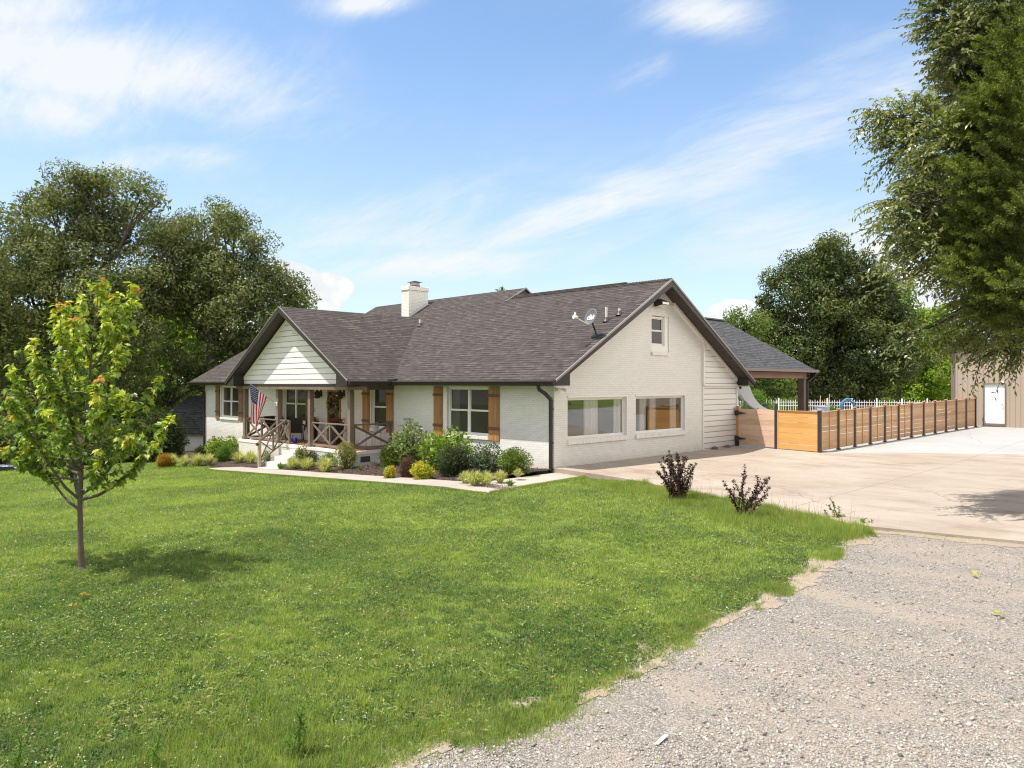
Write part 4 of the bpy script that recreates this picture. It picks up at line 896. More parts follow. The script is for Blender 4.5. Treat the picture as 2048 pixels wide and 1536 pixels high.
mb = MB(); mb.bar((gM[0] + .07, gM[1] - .02, fz(gM) + FH - .015), (gB[0] - .06, gB[1] - .01, fz(gB) + FH - .015), .09, .03); mb.build('top_rail', M['cedar_v'], pan)

# metal barn
bar = empty('metal_barn', (3.5, 27.25, .49), 'tan ribbed metal barn with a white door at the end of the driveway', 'barn')
def rib_mat():
    m_, t, b = mat('ribbed_metal'); s = t.node('ShaderNodeSeparateXYZ'); t.put(s.inputs[0], uvn(t)); fr = t.m('FRACT', t.m('DIVIDE', s.outputs[0], 0.2286))
    ln = t.m('MULTIPLY', t.sstep(fr, 0.0, 0.05), t.m('SUBTRACT', 1.0, t.sstep(fr, 0.06, 0.14))); c = t.mix(t.m('MULTIPLY', ln, 0.55), (0.385, 0.31, 0.245, 1), (0.13, 0.10, 0.08, 1))
    t.put(b.inputs['Base Color'], c); b.inputs['Roughness'].default_value = 0.45; bump(t, b, ln, 0.5, 0.02); return m_
M['rib'] = rib_mat(); M['barntrim'] = plain('barn_trim', (.17, .135, .115), .5)
bh = 4.35; mb = MB(); T = lambda u, o, z: (u, 27.25 - o, z)
wall_holes(mb, T, 3.5, 17.5, .2, bh, [(4.89, 5.86, .60, 2.68)], .06); mb.add([(3.5, 27.25, .2), (3.5, 42, .2), (3.5, 42, bh), (3.5, 27.25, bh)], [(0, 3, 2, 1)]); mb.add([(17.5, 27.25, .2), (17.5, 42, .2), (17.5, 42, bh), (17.5, 27.25, bh)], [(0, 1, 2, 3)]); mb.prism([(3.5, 27.26, bh), (17.5, 27.26, bh), (10.5, 27.26, bh + 1.3)], (0, 14.7, 0))
mb.build('wall', M['rib'], bar)
mb = MB(); mb.prism([(3.3, 27.0, bh - .05), (10.5, 27.0, bh + 1.3), (10.5, 27.0, bh + 1.4), (3.3, 27.0, bh + .06)], (0, 15, 0)); mb.prism([(17.7, 27.0, bh - .05), (10.5, 27.0, bh + 1.3), (10.5, 27.0, bh + 1.4), (17.7, 27.0, bh + .06)], (0, 15, 0)); mb.build('roof', M['barntrim'], bar)
mb = MB(); mb.box(3.44, 3.62, 27.215, 27.3, .2, bh); mb.build('corner_trim', M['barntrim'], bar)
mb = MB(); mb.box(4.93, 5.82, 27.27, 27.31, .66, 2.64); d_ = mb.build('door', plain('barn_door_white', (.78, .78, .76), .4, .03), bar)
mb = MB()
for q in ((4.885, 4.93, .6, 2.68), (5.82, 5.865, .6, 2.68), (4.93, 5.82, 2.64, 2.68), (4.93, 5.82, .56, .655)): mb.box(q[0], q[1], 27.20, 27.30, q[2], q[3])
mb.build('door_frame', M['barntrim'], d_)
mb = MB(); mb.tube([(5.72, 27.26, 1.62), (5.72, 27.18, 1.62), (5.64, 27.18, 1.62)], .014, 8); mb.build('handle', M['grey'], d_)
mb = MB(); mb.box(5.66, 5.80, 27.16, 27.248, 2.72, 2.80); mb.build('door_light', M['white'], bar)

# white aluminium pool fence
wA, wB = cp(1462, 800, 47.5)[:2], cp(1906, 800, 45.5)[:2]; Lw = np.linalg.norm(wB - wA); dw = (wB - wA) / Lw; nb = 9; bl = Lw / nb
wf = empty('pool_fence', (*wA, .45), 'white aluminium picket fence round the pool behind the cedar fence', 'fence')
zb_, zt_ = .35, 1.60
mb = MB()
for i in range(nb):
    n_ = int(bl / .135)
    for k in range(1, n_):
        p = wA + dw * (bl * i + k * bl / n_); mb.box(p[0] - .011, p[0] + .011, p[1] - .011, p[1] + .011, zb_ + .08, zt_ + (.06 if k % 2 else .0))
    for zz in (zb_ + .15, zt_ - .32, zt_ - .10): a, b = wA + dw * bl * i, wA + dw * bl * (i + 1); mb.bar((*a, zz), (*b, zz), .035, .035)
mb.build('picket_panel', M['white'], wf)
for i in range(nb + 1):
    p = wA + dw * bl * i; mb = MB(); mb.box(p[0] - .035, p[0] + .035, p[1] - .035, p[1] + .035, zb_ - .1, zt_ + .10); mb.add([(p[0] - .045, p[1] - .045, zt_ + .1), (p[0] + .045, p[1] - .045, zt_ + .1), (p[0] + .045, p[1] + .045, zt_ + .1), (p[0] - .045, p[1] + .045, zt_ + .1), (p[0], p[1], zt_ + .16)], [(3, 2, 1, 0), (0, 1, 4), (1, 2, 4), (2, 3, 4), (3, 0, 4)]); mb.build('post', M['white'], wf)
# pool slide: curved chute
slide = empty('pool_slide', (*cp(1500, 800, 33)[:2], .4), 'white curved pool slide behind the corner of the house', 'pool slide')
outer = [(1474, 773), (1482, 790), (1490, 801), (1500, 811), (1513, 819), (1530, 825), (1545, 829)]; inner = [(1500, 773), (1504, 786), (1510, 797), (1517, 806), (1527, 814), (1538, 819), (1548, 822)]
mb = MB(); OP = [cp(x, y, 33) for x, y in outer]; IP = [cp(x, y, 33) for x, y in inner]
for k in range(6): mb.prism([OP[k], OP[k + 1], IP[k + 1], IP[k]], FW * .06); mb.prism([OP[k] + FW * .06, OP[k + 1] + FW * .06, OP[k + 1] + FW * .6 + UP * .04, OP[k] + FW * .6 + UP * .04], UP * .03 + RT * .03)
mb.build('chute', plain('slide_plastic', (.80, .80, .80), .3, .02), slide)
mb = MB(); p0 = cp(1490, 800, 33.2); 
for dx in (0, .6): mb.tube([np.array([p0[0] + dx, p0[1], .3]), np.array([p0[0] + dx, p0[1], 2.2 - dx * 1.0])], .03, 8)
mb.build('leg', M['grey'], slide)
# grey tub and coiled hose by the pool
tp = cp(1646, 812, 40); mb = MB(); mb.lathe([(.26, -.55), (.34, .08), (.37, .10), (.35, .12), (.30, .04)], (tp[0], tp[1], 1.35), 18)
tag(mb.build('storage_tub', plain('tub_plastic', (.42, .46, .58), .5), origin=(tp[0], tp[1], .8)), 'pale blue grey plastic tub behind the fence near the corner post', 'tub')
hp = cp(1697, 806, 42); mb = MB()
for k in range(5):
    r_ = .42 + .05 * math.sin(k * 2.1); c_ = np.array([hp[0], hp[1], 1.35 + .05 * math.cos(k)]); mb.tube([c_ + RT * r_ * math.cos(t_) * .85 + UP * r_ * math.sin(t_) + FW * .05 * k for t_ in np.linspace(0, 2 * math.pi, 26)], .03, 6, False)
tag(mb.build('pool_hose', plain('hose_blue', (.06, .22, .38), .5), origin=(hp[0], hp[1], .5)), 'coiled blue pool hose hanging on the white fence', 'hose')
for k, (px, lab) in enumerate([(1641, 'left pale pole leaning beside the grey tub'), (1655, 'right pale pole leaning behind the grey tub')]):
    p = cp(px, 800, 41.5); mb = MB(); mb.tube([(p[0], p[1], .5), (p[0] + .12 * k, p[1], 2.0 + .1 * k)], .02, 6); tag(mb.build('pole', M['cedar_pale'], origin=(p[0], p[1], .5)), lab, 'pole', 'pool poles')

# outbuilding far left with gambrel roof
shed = empty('garden_shed', (*cp(385, 900, 46)[:2], -1.6), 'white outbuilding with dark steep shingle roof left of the house', 'outbuilding')
o_ = cp(352, 800, 46); X_ = np.array([math.cos(R_(8)), math.sin(R_(8)), 0]); Xd = RT * math.cos(R_(6)) - FW * math.sin(R_(6)); Yd = np.cross(UP, Xd)
def sp(u, v, z): q = o_ + Xd * u + Yd * v; return (q[0], q[1], z)
mb = MB(); mb.prism([sp(-.1, .3, -3), sp(7, .3, -3), sp(7, .3, -.45), sp(-.1, .3, -.45)], tuple(Yd * 7)); mb.build('wall', M['brick'], shed)
za, zb2, zc2 = -.48, .98, 1.85
mb = MB(); mb.prism([sp(-.6, -.1, za), sp(-.6, .42, zb2), sp(-.6, 2.6, zc2), sp(-.6, 4.8, zb2), sp(-.6, 7.6, za)], tuple(Xd * 8.2)); mb.build('roof', M['shingle2'], shed)

# car glimpsed at the far left edge
carp = cp(6, 945, 38.5); carp[2] = float(G(carp[0], carp[1]))
car = empty('parked_car', carp, 'pale blue car parked beyond the lawn at the left edge', 'car')
def crp(u, v, z): q = carp + RT * u + FW * v; return (q[0], q[1], carp[2] + z)
pts_ = [(-2.1, .35), (-2.15, .7), (-1.5, .82), (-1.35, .86), (-.6, 1.28), (.5, 1.30), (1.25, .92), (1.95, .82), (2.15, .6), (2.1, .35)]
mb = MB(); mb.prism([crp(u, 0, z) for u, z in pts_], tuple(FW * 1.7)); mb.build('body', plain('car_paint', (.35, .42, .52), .25, .03), car, bevel=.06)
mb = MB(); mb.prism([crp(-1.15, -.012, .92), crp(-.58, -.012, 1.22), crp(.46, -.012, 1.24), crp(1.05, -.012, .92)], tuple(FW * -.004)); mb.build('side_window', M['black'], car)
for u in (-1.35, 1.35):
    c_ = np.array(crp(u, -.03, .33)); mb = MB(); mb.tube([c_, c_ + FW * .22], .33, 20); wh = mb.build('wheel', M['black'], car); mb = MB(); mb.tube([c_ - FW * .01, c_ + FW * .01], .2, 14); mb.build('rim', M['lgrey'], wh)

# ---------------- porch and wall things
def lathe_obj(name, prof, c, m_, par, n=16): mb = MB(); mb.lathe(prof, c, n); return mb.build(name, m_, par, smooth=False)
for x, lab in ((-13.02, 'left black wall lantern beside the front door'), (-11.28, 'right black wall lantern beside the front door')):
    t_ = empty('wall_lantern', (x, -.01, 2.2), lab, 'wall light', 'porch lanterns')
    mb = MB(); mb.box(x - .06, x + .06, -.03, -.003, 2.15, 2.42); mb.tube([(x, -.02, 2.40), (x, -.12, 2.48), (x, -.18, 2.42)], .014, 8); mb.build('bracket', M['black'], t_)
    lathe_obj('lantern_body', [(.06, 0), (.13, .05), (.14, .16), (.11, .26), (.05, .33), (.02, .36)], (x, -.19, 2.05), M['black'], t_)
    lathe_obj('lamp_glass', [(.05, 0), (.05, .05)], (x, -.325, 2.16), M['lens'], t_, 10)
# wreath on the door
def ring_leaves(c, R0, r0, n, L, W, rg):
    a = rg.uniform(0, 2 * np.pi, n); b = rg.uniform(0, 2 * np.pi, n); rr = r0 * np.sqrt(rg.uniform(.2, 1, n))
    P = np.stack([c[0] + (R0 + rr * np.cos(b)) * np.cos(a), c[1] + rr * np.sin(b) * .7, c[2] + (R0 + rr * np.cos(b)) * np.sin(a)], -1)
    return leafquads(P, np.stack([np.cos(a), -np.full(n, .7), np.sin(a)], -1), L, W, rg)
def leafquads(P, out, L, W, rg, droop=0.0, jit=.8, face=None):
    """folded leaf quads at points P, pointing roughly along out"""
    n = len(P); d = out + rg.normal(0, jit, (n, 3)); d[:, 2] -= droop; d /= np.linalg.norm(d, axis=1)[:, None] + 1e-9
    nn = rg.normal(0, .6, (n, 3)) + np.array([0, 0, .9]) + (out * .5 if face is None else face); s = np.cross(d, nn); s /= np.linalg.norm(s, axis=1)[:, None] + 1e-9; u = np.cross(s, d)
    L = (L * rg.uniform(.65, 1.3, n))[:, None]; W = (W * rg.uniform(.7, 1.25, n))[:, None] * .5
    V = np.stack([P, P + d * L * .45 + s * W + u * W * .35, P + d * L - u * L * .12, P + d * L * .45 - s * W + u * W * .35], 1).reshape(-1, 3)
    return V, np.arange(4 * n).reshape(-1, 4)
rg = np.random.default_rng(11)
wre = empty('door_wreath', (-12.0, -.06, 1.85), 'twig and flower wreath hanging on the front door', 'wreath')
mb = MB()
for k in range(5): mb.tube([(-12.0 + (.27 + .03 * math.sin(3 * t_ + k)) * math.cos(t_), -.06 + .02 * math.cos(5 * t_ + k), 1.83 + (.33 + .03 * math.sin(2 * t_ + k)) * math.sin(t_)) for t_ in np.linspace(0, 2 * math.pi, 30)], .014, 5, False)
mb.build('twigs', M['twig'], wre)
V, F = ring_leaves((-12, -.08, 1.83), .29, .10, 420, .10, .045, rg); nmesh('leaves', V, F, leaf_mat('dried_wreath_leaf', [(.12, .08, .04), (.26, .19, .10), (.36, .26, .12)], .2, 5), wre)
V, F = ring_leaves((-12, -.12, 1.83), .29, .09, 160, .08, .05, rg); nmesh('petals', V, F, leaf_mat('dried_petal', [(.55, .42, .28), (.66, .55, .40), (.42, .27, .14)], .2, 5), wre)
# planters by the door
for x, lab in ((-12.95, 'left tall black planter beside the front door'), (-11.05, 'right tall black planter beside the front door')):
    t_ = empty('planter', (x, -.45, PF), lab, 'planter', 'tall porch planters')
    mb = MB(); mb.prism([(x - .14, -.59, PF), (x + .14, -.59, PF), (x + .14, -.31, PF), (x - .14, -.31, PF)], (0, 0, .1)); mb.add([(x - .13, -.58, PF + .1), (x + .13, -.58, PF + .1), (x + .13, -.32, PF + .1), (x - .13, -.32, PF + .1), (x - .2, -.65, PF + .86), (x + .2, -.65, PF + .86), (x + .2, -.25, PF + .86), (x - .2, -.25, PF + .86)], [(0, 1, 5, 4), (1, 2, 6, 5), (2, 3, 7, 6), (3, 0, 4, 7), (4, 5, 6, 7)]); mb.build('pot', M['black'], t_)
    n = 220; P = np.c_[rg.uniform(x - .2, x + .2, n), rg.uniform(-.65, -.25, n), np.full(n, PF + .88) + rg.uniform(0, .1, n)]
    V, F = leafquads(P, np.tile([0, 0, .5], (n, 1)), .09, .04, rg); nmesh('leaves', V, F, leaf_mat('rust_leaf' + str(x), [(.25, .05, .02), (.40, .13, .03), (.12, .10, .03)], .3, 4), t_)
    mb = MB()
    for k in range(9): a = rg.uniform(0, 6.28); mb.tube([(x, -.45, PF + .86), (x + .06 * math.cos(a), -.45 + .06 * math.sin(a), PF + 1.15), (x + .16 * math.cos(a), -.45 + .16 * math.sin(a), PF + 1.3 + .12 * rg.random())], .006, 4)
    mb.build('stems', M['s_pale'], t_)
mb = MB(); mb.tube([(-12.95, -.5, PF + .9), (-12.95, -.5, PF + 1.55), (-12.90, -.5, PF + 1.68), (-12.82, -.5, PF + 1.62), (-12.86, -.5, PF + 1.52)], .012, 6); tag(mb.build('plant_hook', M['black'], origin=(-12.95, -.5, PF + .9)), 'curly black metal hook stuck in the left porch planter', 'hook')
# wicker chairs and table
def chair(x, y, rot, lab):
    t_ = empty('wicker_chair', (x, y, PF), lab, 'chair', 'wicker porch chairs'); c, s_ = math.cos(rot), math.sin(rot)
    def W(u, v, z): return (x + u * c - v * s_, y + u * s_ + v * c, PF + z)
    def bx(mb, u0, u1, v0, v1, z0, z1): mb.prism([W(u0, v0, z0), W(u1, v0, z0), W(u1, v1, z0), W(u0, v1, z0)], (0, 0, z1 - z0))
    mb = MB(); bx(mb, -.27, .27, -.27, .27, .34, .42); mb.build('seat', M['wicker'], t_)
    mb = MB(); mb.prism([W(-.28, .24, .42), W(.28, .24, .42), W(.31, .40, .98), W(-.31, .40, .98)], tuple(np.array(W(0, .05, 0)) - np.array(W(0, 0, 0)))); mb.build('backrest', M['wicker'], t_)
    for sg in (-1, 1):
        mb = MB(); mb.tube([W(sg * .30, -.27, .42), W(sg * .33, -.28, .64), W(sg * .33, .0, .66), W(sg * .31, .3, .70)], .03, 6); mb.build('armrest', M['wicker'], t_)
        for v in (-.25, .25):
            mb = MB(); mb.tube([W(sg * .25, v, .35), W(sg * .27, v * 1.15, 0)], .02, 6); mb.build('leg', M['wicker'], t_)
    mb = MB(); bx(mb, -.23, .23, -.23, .2, .421, .49); mb.build('cushion', M['cushion'], t_)
chair(-13.75, -.75, R_(-125), 'black wicker chair under the porch double window'); chair(-15.45, -.75, R_(110), 'black wicker chair at the left end of the porch')
t_ = empty('porch_table', (-14.6, -.6, PF), 'round black table between the two wicker porch chairs', 'table'); lathe_obj('table_top', [(.0, 0), (.36, 0), (.38, .02), (.36, .04), (0, .04)], (-14.6, -.6, PF + .68), M['black'], t_, 24); lathe_obj('pedestal', [(.22, 0), (.2, .03), (.03, .05), (.03, .68)], (-14.6, -.6, PF), M['black'], t_)
t_ = empty('watering_can', (-12.85, -1.3, PF), 'small blue watering can on the porch behind the stair post', 'watering can'); blu = plain('blue_plastic', (.02, .05, .30), .35); lathe_obj('body', [(.09, 0), (.10, .1), (.08, .2), (.05, .22)], (-12.85, -1.3, PF), blu, t_)
mb = MB(); mb.tube([(-12.85, -1.3, PF + .2), (-12.93, -1.36, PF + .30), (-12.99, -1.4, PF + .18), (-12.94, -1.36, PF + .05)], .012, 6); mb.build('handle', blu, t_)
# plant stand right end of the porch
t_ = empty('plant_stand', (-8.5, -.5, PF), 'small grey metal plant stand at the right end of the porch', 'plant stand')
mb = MB(); mb.box(-8.8, -8.2, -.65, -.35, PF + .58, PF + .62); mb.build('shelf', M['grey'], t_)
for x in (-8.78, -8.22):
    for y in (-.63, -.37): mb = MB(); mb.tube([(x, y, PF), (x, y, PF + .58)], .014, 6); mb.build('leg', M['grey'], t_)
t_ = empty('flower_pot', (-8.35, -.5, PF + .62), 'small dark pot with dry stems on the grey plant stand', 'flower pot'); lathe_obj('pot', [(.07, 0), (.11, .17), (.12, .18)], (-8.35, -.5, PF + .62), M['lgrey'], t_)
P = np.tile([-8.35, -.5, PF + .78], (60, 1)) + rg.normal(0, .05, (60, 3)); V, F = leafquads(P, np.tile([0, 0, .8], (60, 1)), .22, .012, rg, 0, .6); nmesh('stems', V, F, M['s_sedge'], t_)
# flag
pA = np.array([-13.3, -1.86, 1.84]); pT = np.array([-13.42, -2.98, 2.70]); pd = (pT - pA) / np.linalg.norm(pT - pA)
flag = empty('flag', pA, 'stars and stripes flag hanging from a slanted pole on a porch post', 'flag')
mb = MB(); mb.tube([pA, pT], .012, 8); mb.build('flag_pole', M['grey'], flag)
mb = MB(); mb.tube([pA - pd * .03 + np.array([0, .0, 0]), pA + pd * .1], .03, 8); mb.box(pA[0] - .04, pA[0] + .04, -1.87, -1.851, pA[2] - .08, pA[2] + .08); mb.build('bracket', M['white'], flag)
fm = [plain('flag_red', (.52, .025, .045), .8, .06), plain('flag_white', (.80, .77, .76), .8, .04), plain('flag_blue', (.035, .05, .17), .8, .1)]
nu, nvv = 13, 48; Hh, Fl = .88, 1.45
def flagp(u, v):
    """u along the pole from the tip, v down the cloth"""
    base = pT - pd * (.04 + u * Hh); dr = v * Fl; k = min(1, v * 1.1); pull = (pT - pd * .14)[:2] - base[:2]
    x = base[0] + pull[0] * k * .62 + .055 * math.sin(u * 9 + v * 3) * (k * .8 + .1) + .05 * v; y = base[1] + pull[1] * k * .62 + .05 * math.cos(u * 8 + v * 2.4) * k
    zt = base[2] - dr * (1 - .10 * u) + .0; return (x, y, zt - .02 * math.sin(6 * u))
V = np.array([flagp(i / (nu * 2), j / nvv) for i in range(nu * 2 + 1) for j in range(nvv + 1)]); F = []; mi = []
for i in range(nu * 2):
    for j in range(nvv):
        a = i * (nvv + 1) + j; F.append((a, a + nvv + 1, a + nvv + 2, a + 1)); st = i // 2; mi.append(2 if (st < 7 and j / nvv < .40) else (0 if st % 2 == 0 else 1))
cl_ = nmesh('flag_cloth', V, np.array(F), fm, flag, mi=mi)
mb = MB()
for r in range(9):
    for c in range(6 if r % 2 == 0 else 5):
        u = (r + .75) / 10.2 * .5385; v = (c + .6 + (.5 if r % 2 else 0)) / 6.4 * .4
        for sg in (-1, 1):
            p0 = np.array(flagp(u, v)); e1 = np.array(flagp(u + .01, v)) - p0; e2 = np.array(flagp(u, v + .01)) - p0; e1 /= np.linalg.norm(e1); e2 /= np.linalg.norm(e2); nn = np.cross(e1, e2); nn /= np.linalg.norm(nn)
            pts_ = [p0 + nn * .004 * sg + (e1 * math.cos(a_) + e2 * math.sin(a_)) * (.021 if k_ % 2 == 0 else .009) for k_, a_ in enumerate(np.linspace(0, 2 * math.pi, 11)[:10])]; mb.add(pts_, [tuple(range(10)) if sg > 0 else tuple(range(9, -1, -1))])
mb.build('stars', fm[1], cl_)
# meter box, conduit
t_ = empty('electric_meter', (-7.05, -.1, 1.1), 'grey electric meter box on the white brick wall', 'meter')
mb = MB(); mb.box(-7.2, -6.9, -.12, -.003, 1.0, 1.42); mb.build('box', M['grey'], t_, bevel=.01); mb = MB(); mb.tube([(-7.07, -.12, 1.27), (-7.07, -.22, 1.27)], .09, 18); mb.build('meter_dial', M['lens'], t_)
mb = MB(); mb.tube([(-7.05, -.06, 1.0), (-7.05, -.06, -.3)], .03, 8); mb.build('conduit', M['grey'], t_)
for x, z, lab in ((-6.35, 1.02, 'small grey utility box beside the electric meter'), (-6.05, .86, 'narrow grey cable box right of the utility box')):
    mb = MB(); mb.box(x - .07, x + .07, -.09, -.003, z - .16, z + .16); mb.box(x - .08, x + .08, -.1, -.089, z - .02, z + .17); tag(mb.build('utility_box', M['grey'], origin=(x, 0, z), bevel=.005), lab, 'utility box')
# flood light on gable, corner lights, camera
t_ = empty('flood_light', (.0, 5.35, 5.4), 'black flood light above the small gable window', 'flood light')
mb = MB(); mb.box(.002, .05, 5.10, 5.24, 5.36, 5.56); mb.build('mount', M['black'], t_)
mb = MB(); mb.prism([(.05, 5.08, 5.30), (.36, 5.08, 5.36), (.36, 5.08, 5.46), (.05, 5.08, 5.60)], (0, .46, 0)); mb.build('housing', M['black'], t_, bevel=.01)
mb = MB(); mb.add([(.09, 5.12, 5.300), (.355, 5.12, 5.351), (.355, 5.50, 5.351), (.09, 5.50, 5.300)], [(0, 1, 2, 3)]); mb.box(.362, .37, 5.12, 5.5, 5.37, 5.45); mb.build('lens', M['lens'], t_)
t_ = empty('security_light', (.05, .12, 2.55), 'white twin security light under the eave at the house corner', 'security light')
mb = MB(); mb.box(.003, .05, .05, .2, 2.44, 2.56); mb.build('mount', M['white'], t_)
for sg in (-1, 1): mb = MB(); c_ = np.array([.07, .12 + sg * .04, 2.5]); mb.tube([c_, c_ + np.array([.06, sg * .06, -.01]), c_ + np.array([.16, sg * .12, -.05])], [.02, .045, .06], 10); mb.build('lamp_head', M['white'], t_)
t_ = empty('security_camera', (.02, 10.98, 2.5), 'tiny black security camera under the rear eave', 'camera'); lathe_obj('dome', [(.03, -.08), (.05, -.04), (.05, .02)], (.12, 11.0, 2.53), M['black'], t_, 10); lathe_obj('base', [(.06, .0), (.06, .03)], (.12, 11.0, 2.555), M['white'], t_, 10)
for y, lab in ((8.95, 'dark stone lying at the foot of the clapboard wall'), (9.9, 'brown brick lying at the foot of the clapboard wall')):
    mb = MB(); mb.lathe([(.0, 0), (.13, .0), (.11, .07), (.05, .11), (0, .12)], (.16, y, .18), 7); tag(mb.build('stone', M['pavpost'], origin=(.16, y, .18)), lab, 'stone')
# satellite dish
b0 = roofpt(1193, 670); dish = empty('satellite_dish', b0, 'grey satellite dish on the roof edge with a white feed arm', 'satellite dish')
mb = MB(); nrm_ = np.array([0, -SL, 1]) / math.hypot(SL, 1); mb.tube([b0 - nrm_ * .01, b0 + nrm_ * .015], .17, 16); mb.build('roof_mount', M['black'], dish)
dc = cp(1181, 634, depth(b0) - .30); mb = MB(); k1 = b0 + UP * .16 - RT * .05; mb.tube([b0, k1, dc + RT * .06 + FW * .14 - UP * .14], .026, 8); mb.build('mast', M['dsteel'], dish)
dn_ = (-FW * .50 - RT * .84 + UP * .30); dn_ /= np.linalg.norm(dn_); dt = np.cross(dn_, UP); dt /= np.linalg.norm(dt); du = np.cross(dt, dn_)
if du[2] < 0: du = -du
mb = MB(); vs = [dc - dn_ * .06]; NR = 6; NA = 28
for r in range(1, NR + 1):
    for a in range(NA): th = 2 * math.pi * a / NA; q = r / NR; vs.append(dc + dt * .30 * q * math.cos(th) + du * .275 * q * math.sin(th) - dn_ * .06 * (1 - q * q))
fs = [(0, 1 + a, 1 + (a + 1) % NA) for a in range(NA)] + [(1 + (r - 1) * NA + a, 1 + r * NA + a, 1 + r * NA + (a + 1) % NA, 1 + (r - 1) * NA + (a + 1) % NA) for r in range(1, NR) for a in range(NA)]
mb.add(vs, fs); dd = mb.build('reflector', plain('dish_grey', (.13, .13, .14), .45, .05), dish, smooth=True); sm = dd.modifiers.new('s', 'SOLIDIFY'); sm.thickness = .014
fe = cp(1152, 634, depth(b0) - .62); mb = MB(); mb.tube([dc - du * .25 - dn_ * .02, fe - UP * .02], .017, 8); mb.build('feed_arm', M['white'], dish)
mb = MB(); ax = (dc - fe) / np.linalg.norm(dc - fe); mb.tube([fe - ax * .10, fe - ax * .04, fe + ax * .06], [.06, .065, .035], 12); mb.tube([fe - ax * .06 + UP * .03, fe - ax * .02 + UP * .13], .03, 8); mb.build('feed_horn', M['white'], dish)
tcv = bpy.data.curves.new('t', 'FONT'); tcv.body = 'dish'; tcv.size = .235; tcv.align_x = 'CENTER'; tcv.align_y = 'CENTER'; tcv.shear = .2; tcv.offset = .007
to = bpy.data.objects.new('t', tcv); col.objects.link(to); bpy.context.view_layer.update(); tm = bpy.data.meshes.new_from_object(to.evaluated_get(bpy.context.evaluated_depsgraph_get())); bpy.data.objects.remove(to)
sd_ = dt if dt @ RT > 0 else -dt; sd_ = np.cross(du, dn_); sd_ /= np.linalg.norm(sd_)
vs = [dc + sd_ * v.co.x + du * (v.co.y - .0) - dn_ * .06 * max(0, 1 - (v.co.x / .30) ** 2 - (v.co.y / .275) ** 2) + dn_ * .03 for v in tm.vertices]
mb = MB(); mb.add(vs, [tuple(p.vertices) for p in tm.polygons]); mb.build('lettering', M['white'], dd)
mb = MB(); pz_ = roofpt(1170, 690); mb.tube([b0 + UP * .05 + nrm_ * .03, b0 - RT * .1 + nrm_ * .04 - FW * .1], .008, 5); mb.build('cable', M['black'], dish)

# ================================================================== VEGETATION
def unit(v): return v / (np.linalg.norm(v, axis=-1, keepdims=True) + 1e-9)
def sphere_dirs(n, rg): return unit(rg.normal(0, 1, (n, 3)))
def crown_cloud(lobes, cr, nleaf, L, W, rg, flat=.75, fill=True, jit=.75, back=.4, gap=.10, droop=.15, cover=1.35):
    """clumps over the surface of each lobe, leaves over the surface of each clump"""
    CC = []; RR = []; fillP = []
    for c, r in lobes:
        n = max(4, int(4 * math.pi * r * r / (cr * cr * math.pi) * cover)); d = sphere_dirs(n, rg); d[:, 2] = np.where(d[:, 2] < -.55, -d[:, 2], d[:, 2])
        rad = r * rg.uniform(.60, 1.06, n)[:, None]; P = c + d * rad * np.array([1, 1, .92])
        vis = unit(CAM - P); keep = ((d * vis).sum(1) > -.25) | (rg.random(n) < back); keep &= rg.random(n) > gap
        CC.append(P[keep]); RR.append(np.full(keep.sum(), cr) * rg.uniform(.5, 1.25, keep.sum()))
        if fill: m = int(80 * r * r); fillP.append(c + sphere_dirs(m, rg) * (r * .78 * rg.random(m) ** .4)[:, None])
    CC = np.concatenate(CC); RR = np.concatenate(RR); k = (nleaf * (RR / cr) ** 2).astype(int) + 8
    C = np.repeat(CC, k, 0); R = np.repeat(RR, k)[:, None]; d = sphere_dirs(len(C), rg); P = C + d * R * (rg.random((len(C), 1)) ** .28) * np.array([1, 1, flat])
    out = np.cross(d, rg.normal(0, 1, d.shape)) + d * .4; V, F = leafquads(P, out, L, W, rg, droop, .3, face=d * 1.5 - UP * .5)
    if fill:
        P = np.concatenate(fillP); V2, F2 = leafquads(P, sphere_dirs(len(P), rg), L * 2.0, W * 2.0, rg, 0, .8); F = np.concatenate([F, F2 + len(V)]); V = np.concatenate([V, V2])
    return V, F, CC, RR
def limb(mb, a, b, r0, r1, sag=.15, rg=rng, n=6, seg=6):
    a = np.array(a, float); b = np.array(b, float); L_ = np.linalg.norm(b - a); o1 = rg.normal(0, .07 * L_, 3); pts = []
    for i in range(seg + 1):
        t_ = i / seg; pts.append(a + (b - a) * t_ + o1 * math.sin(math.pi * t_) + UP * sag * L_ * math.sin(math.pi * t_) * (1 - t_) + rg.normal(0, .012 * L_, 3) * (0 < i < seg))
    mb.tube(pts, [r0 + (r1 - r0) * (i / seg) for i in range(seg + 1)], n, False); return pts
def big_tree(name, base, lobes, cr, nleaf, L, W, mt, label, tr=.35, group=None, seed=1, bark='bark', fork=.35, **kw):
    rg = np.random.default_rng(seed); base = np.array(base, float); t_ = empty(name, base, label, 'tree', group)
    V, F, CC, RR = crown_cloud(lobes, cr, nleaf, L, W, rg, **kw); nmesh('crown', V, F, mt, t_)
    top = max(lobes, key=lambda q: q[0][2])[0]; mid = base + (np.mean([c for c, r in lobes], 0) - base) * np.array([.6, .6, 0]) + UP * (top[2] - base[2]) * fork
    mb = MB(); tp = [base - UP * .4, base + UP * .1, base + (mid - base) * .5 + rg.normal(0, .1, 3), mid]; mb.tube(tp, [tr * 1.5, tr * 1.15, tr * .9, tr * .75], 12)
    for c, r in lobes:
        p = limb(mb, mid if c[2] > mid[2] else base + (mid - base) * .7, c, tr * .36, tr * .08, .1, rg, 7)
        for _ in range(3):
            e = c + sphere_dirs(1, rg)[0] * r * .85; limb(mb, p[-2], e, tr * .10, .02, .05, rg, 5, 4)
    mb.build('trunk', M[bark], t_, smooth=True); return t_
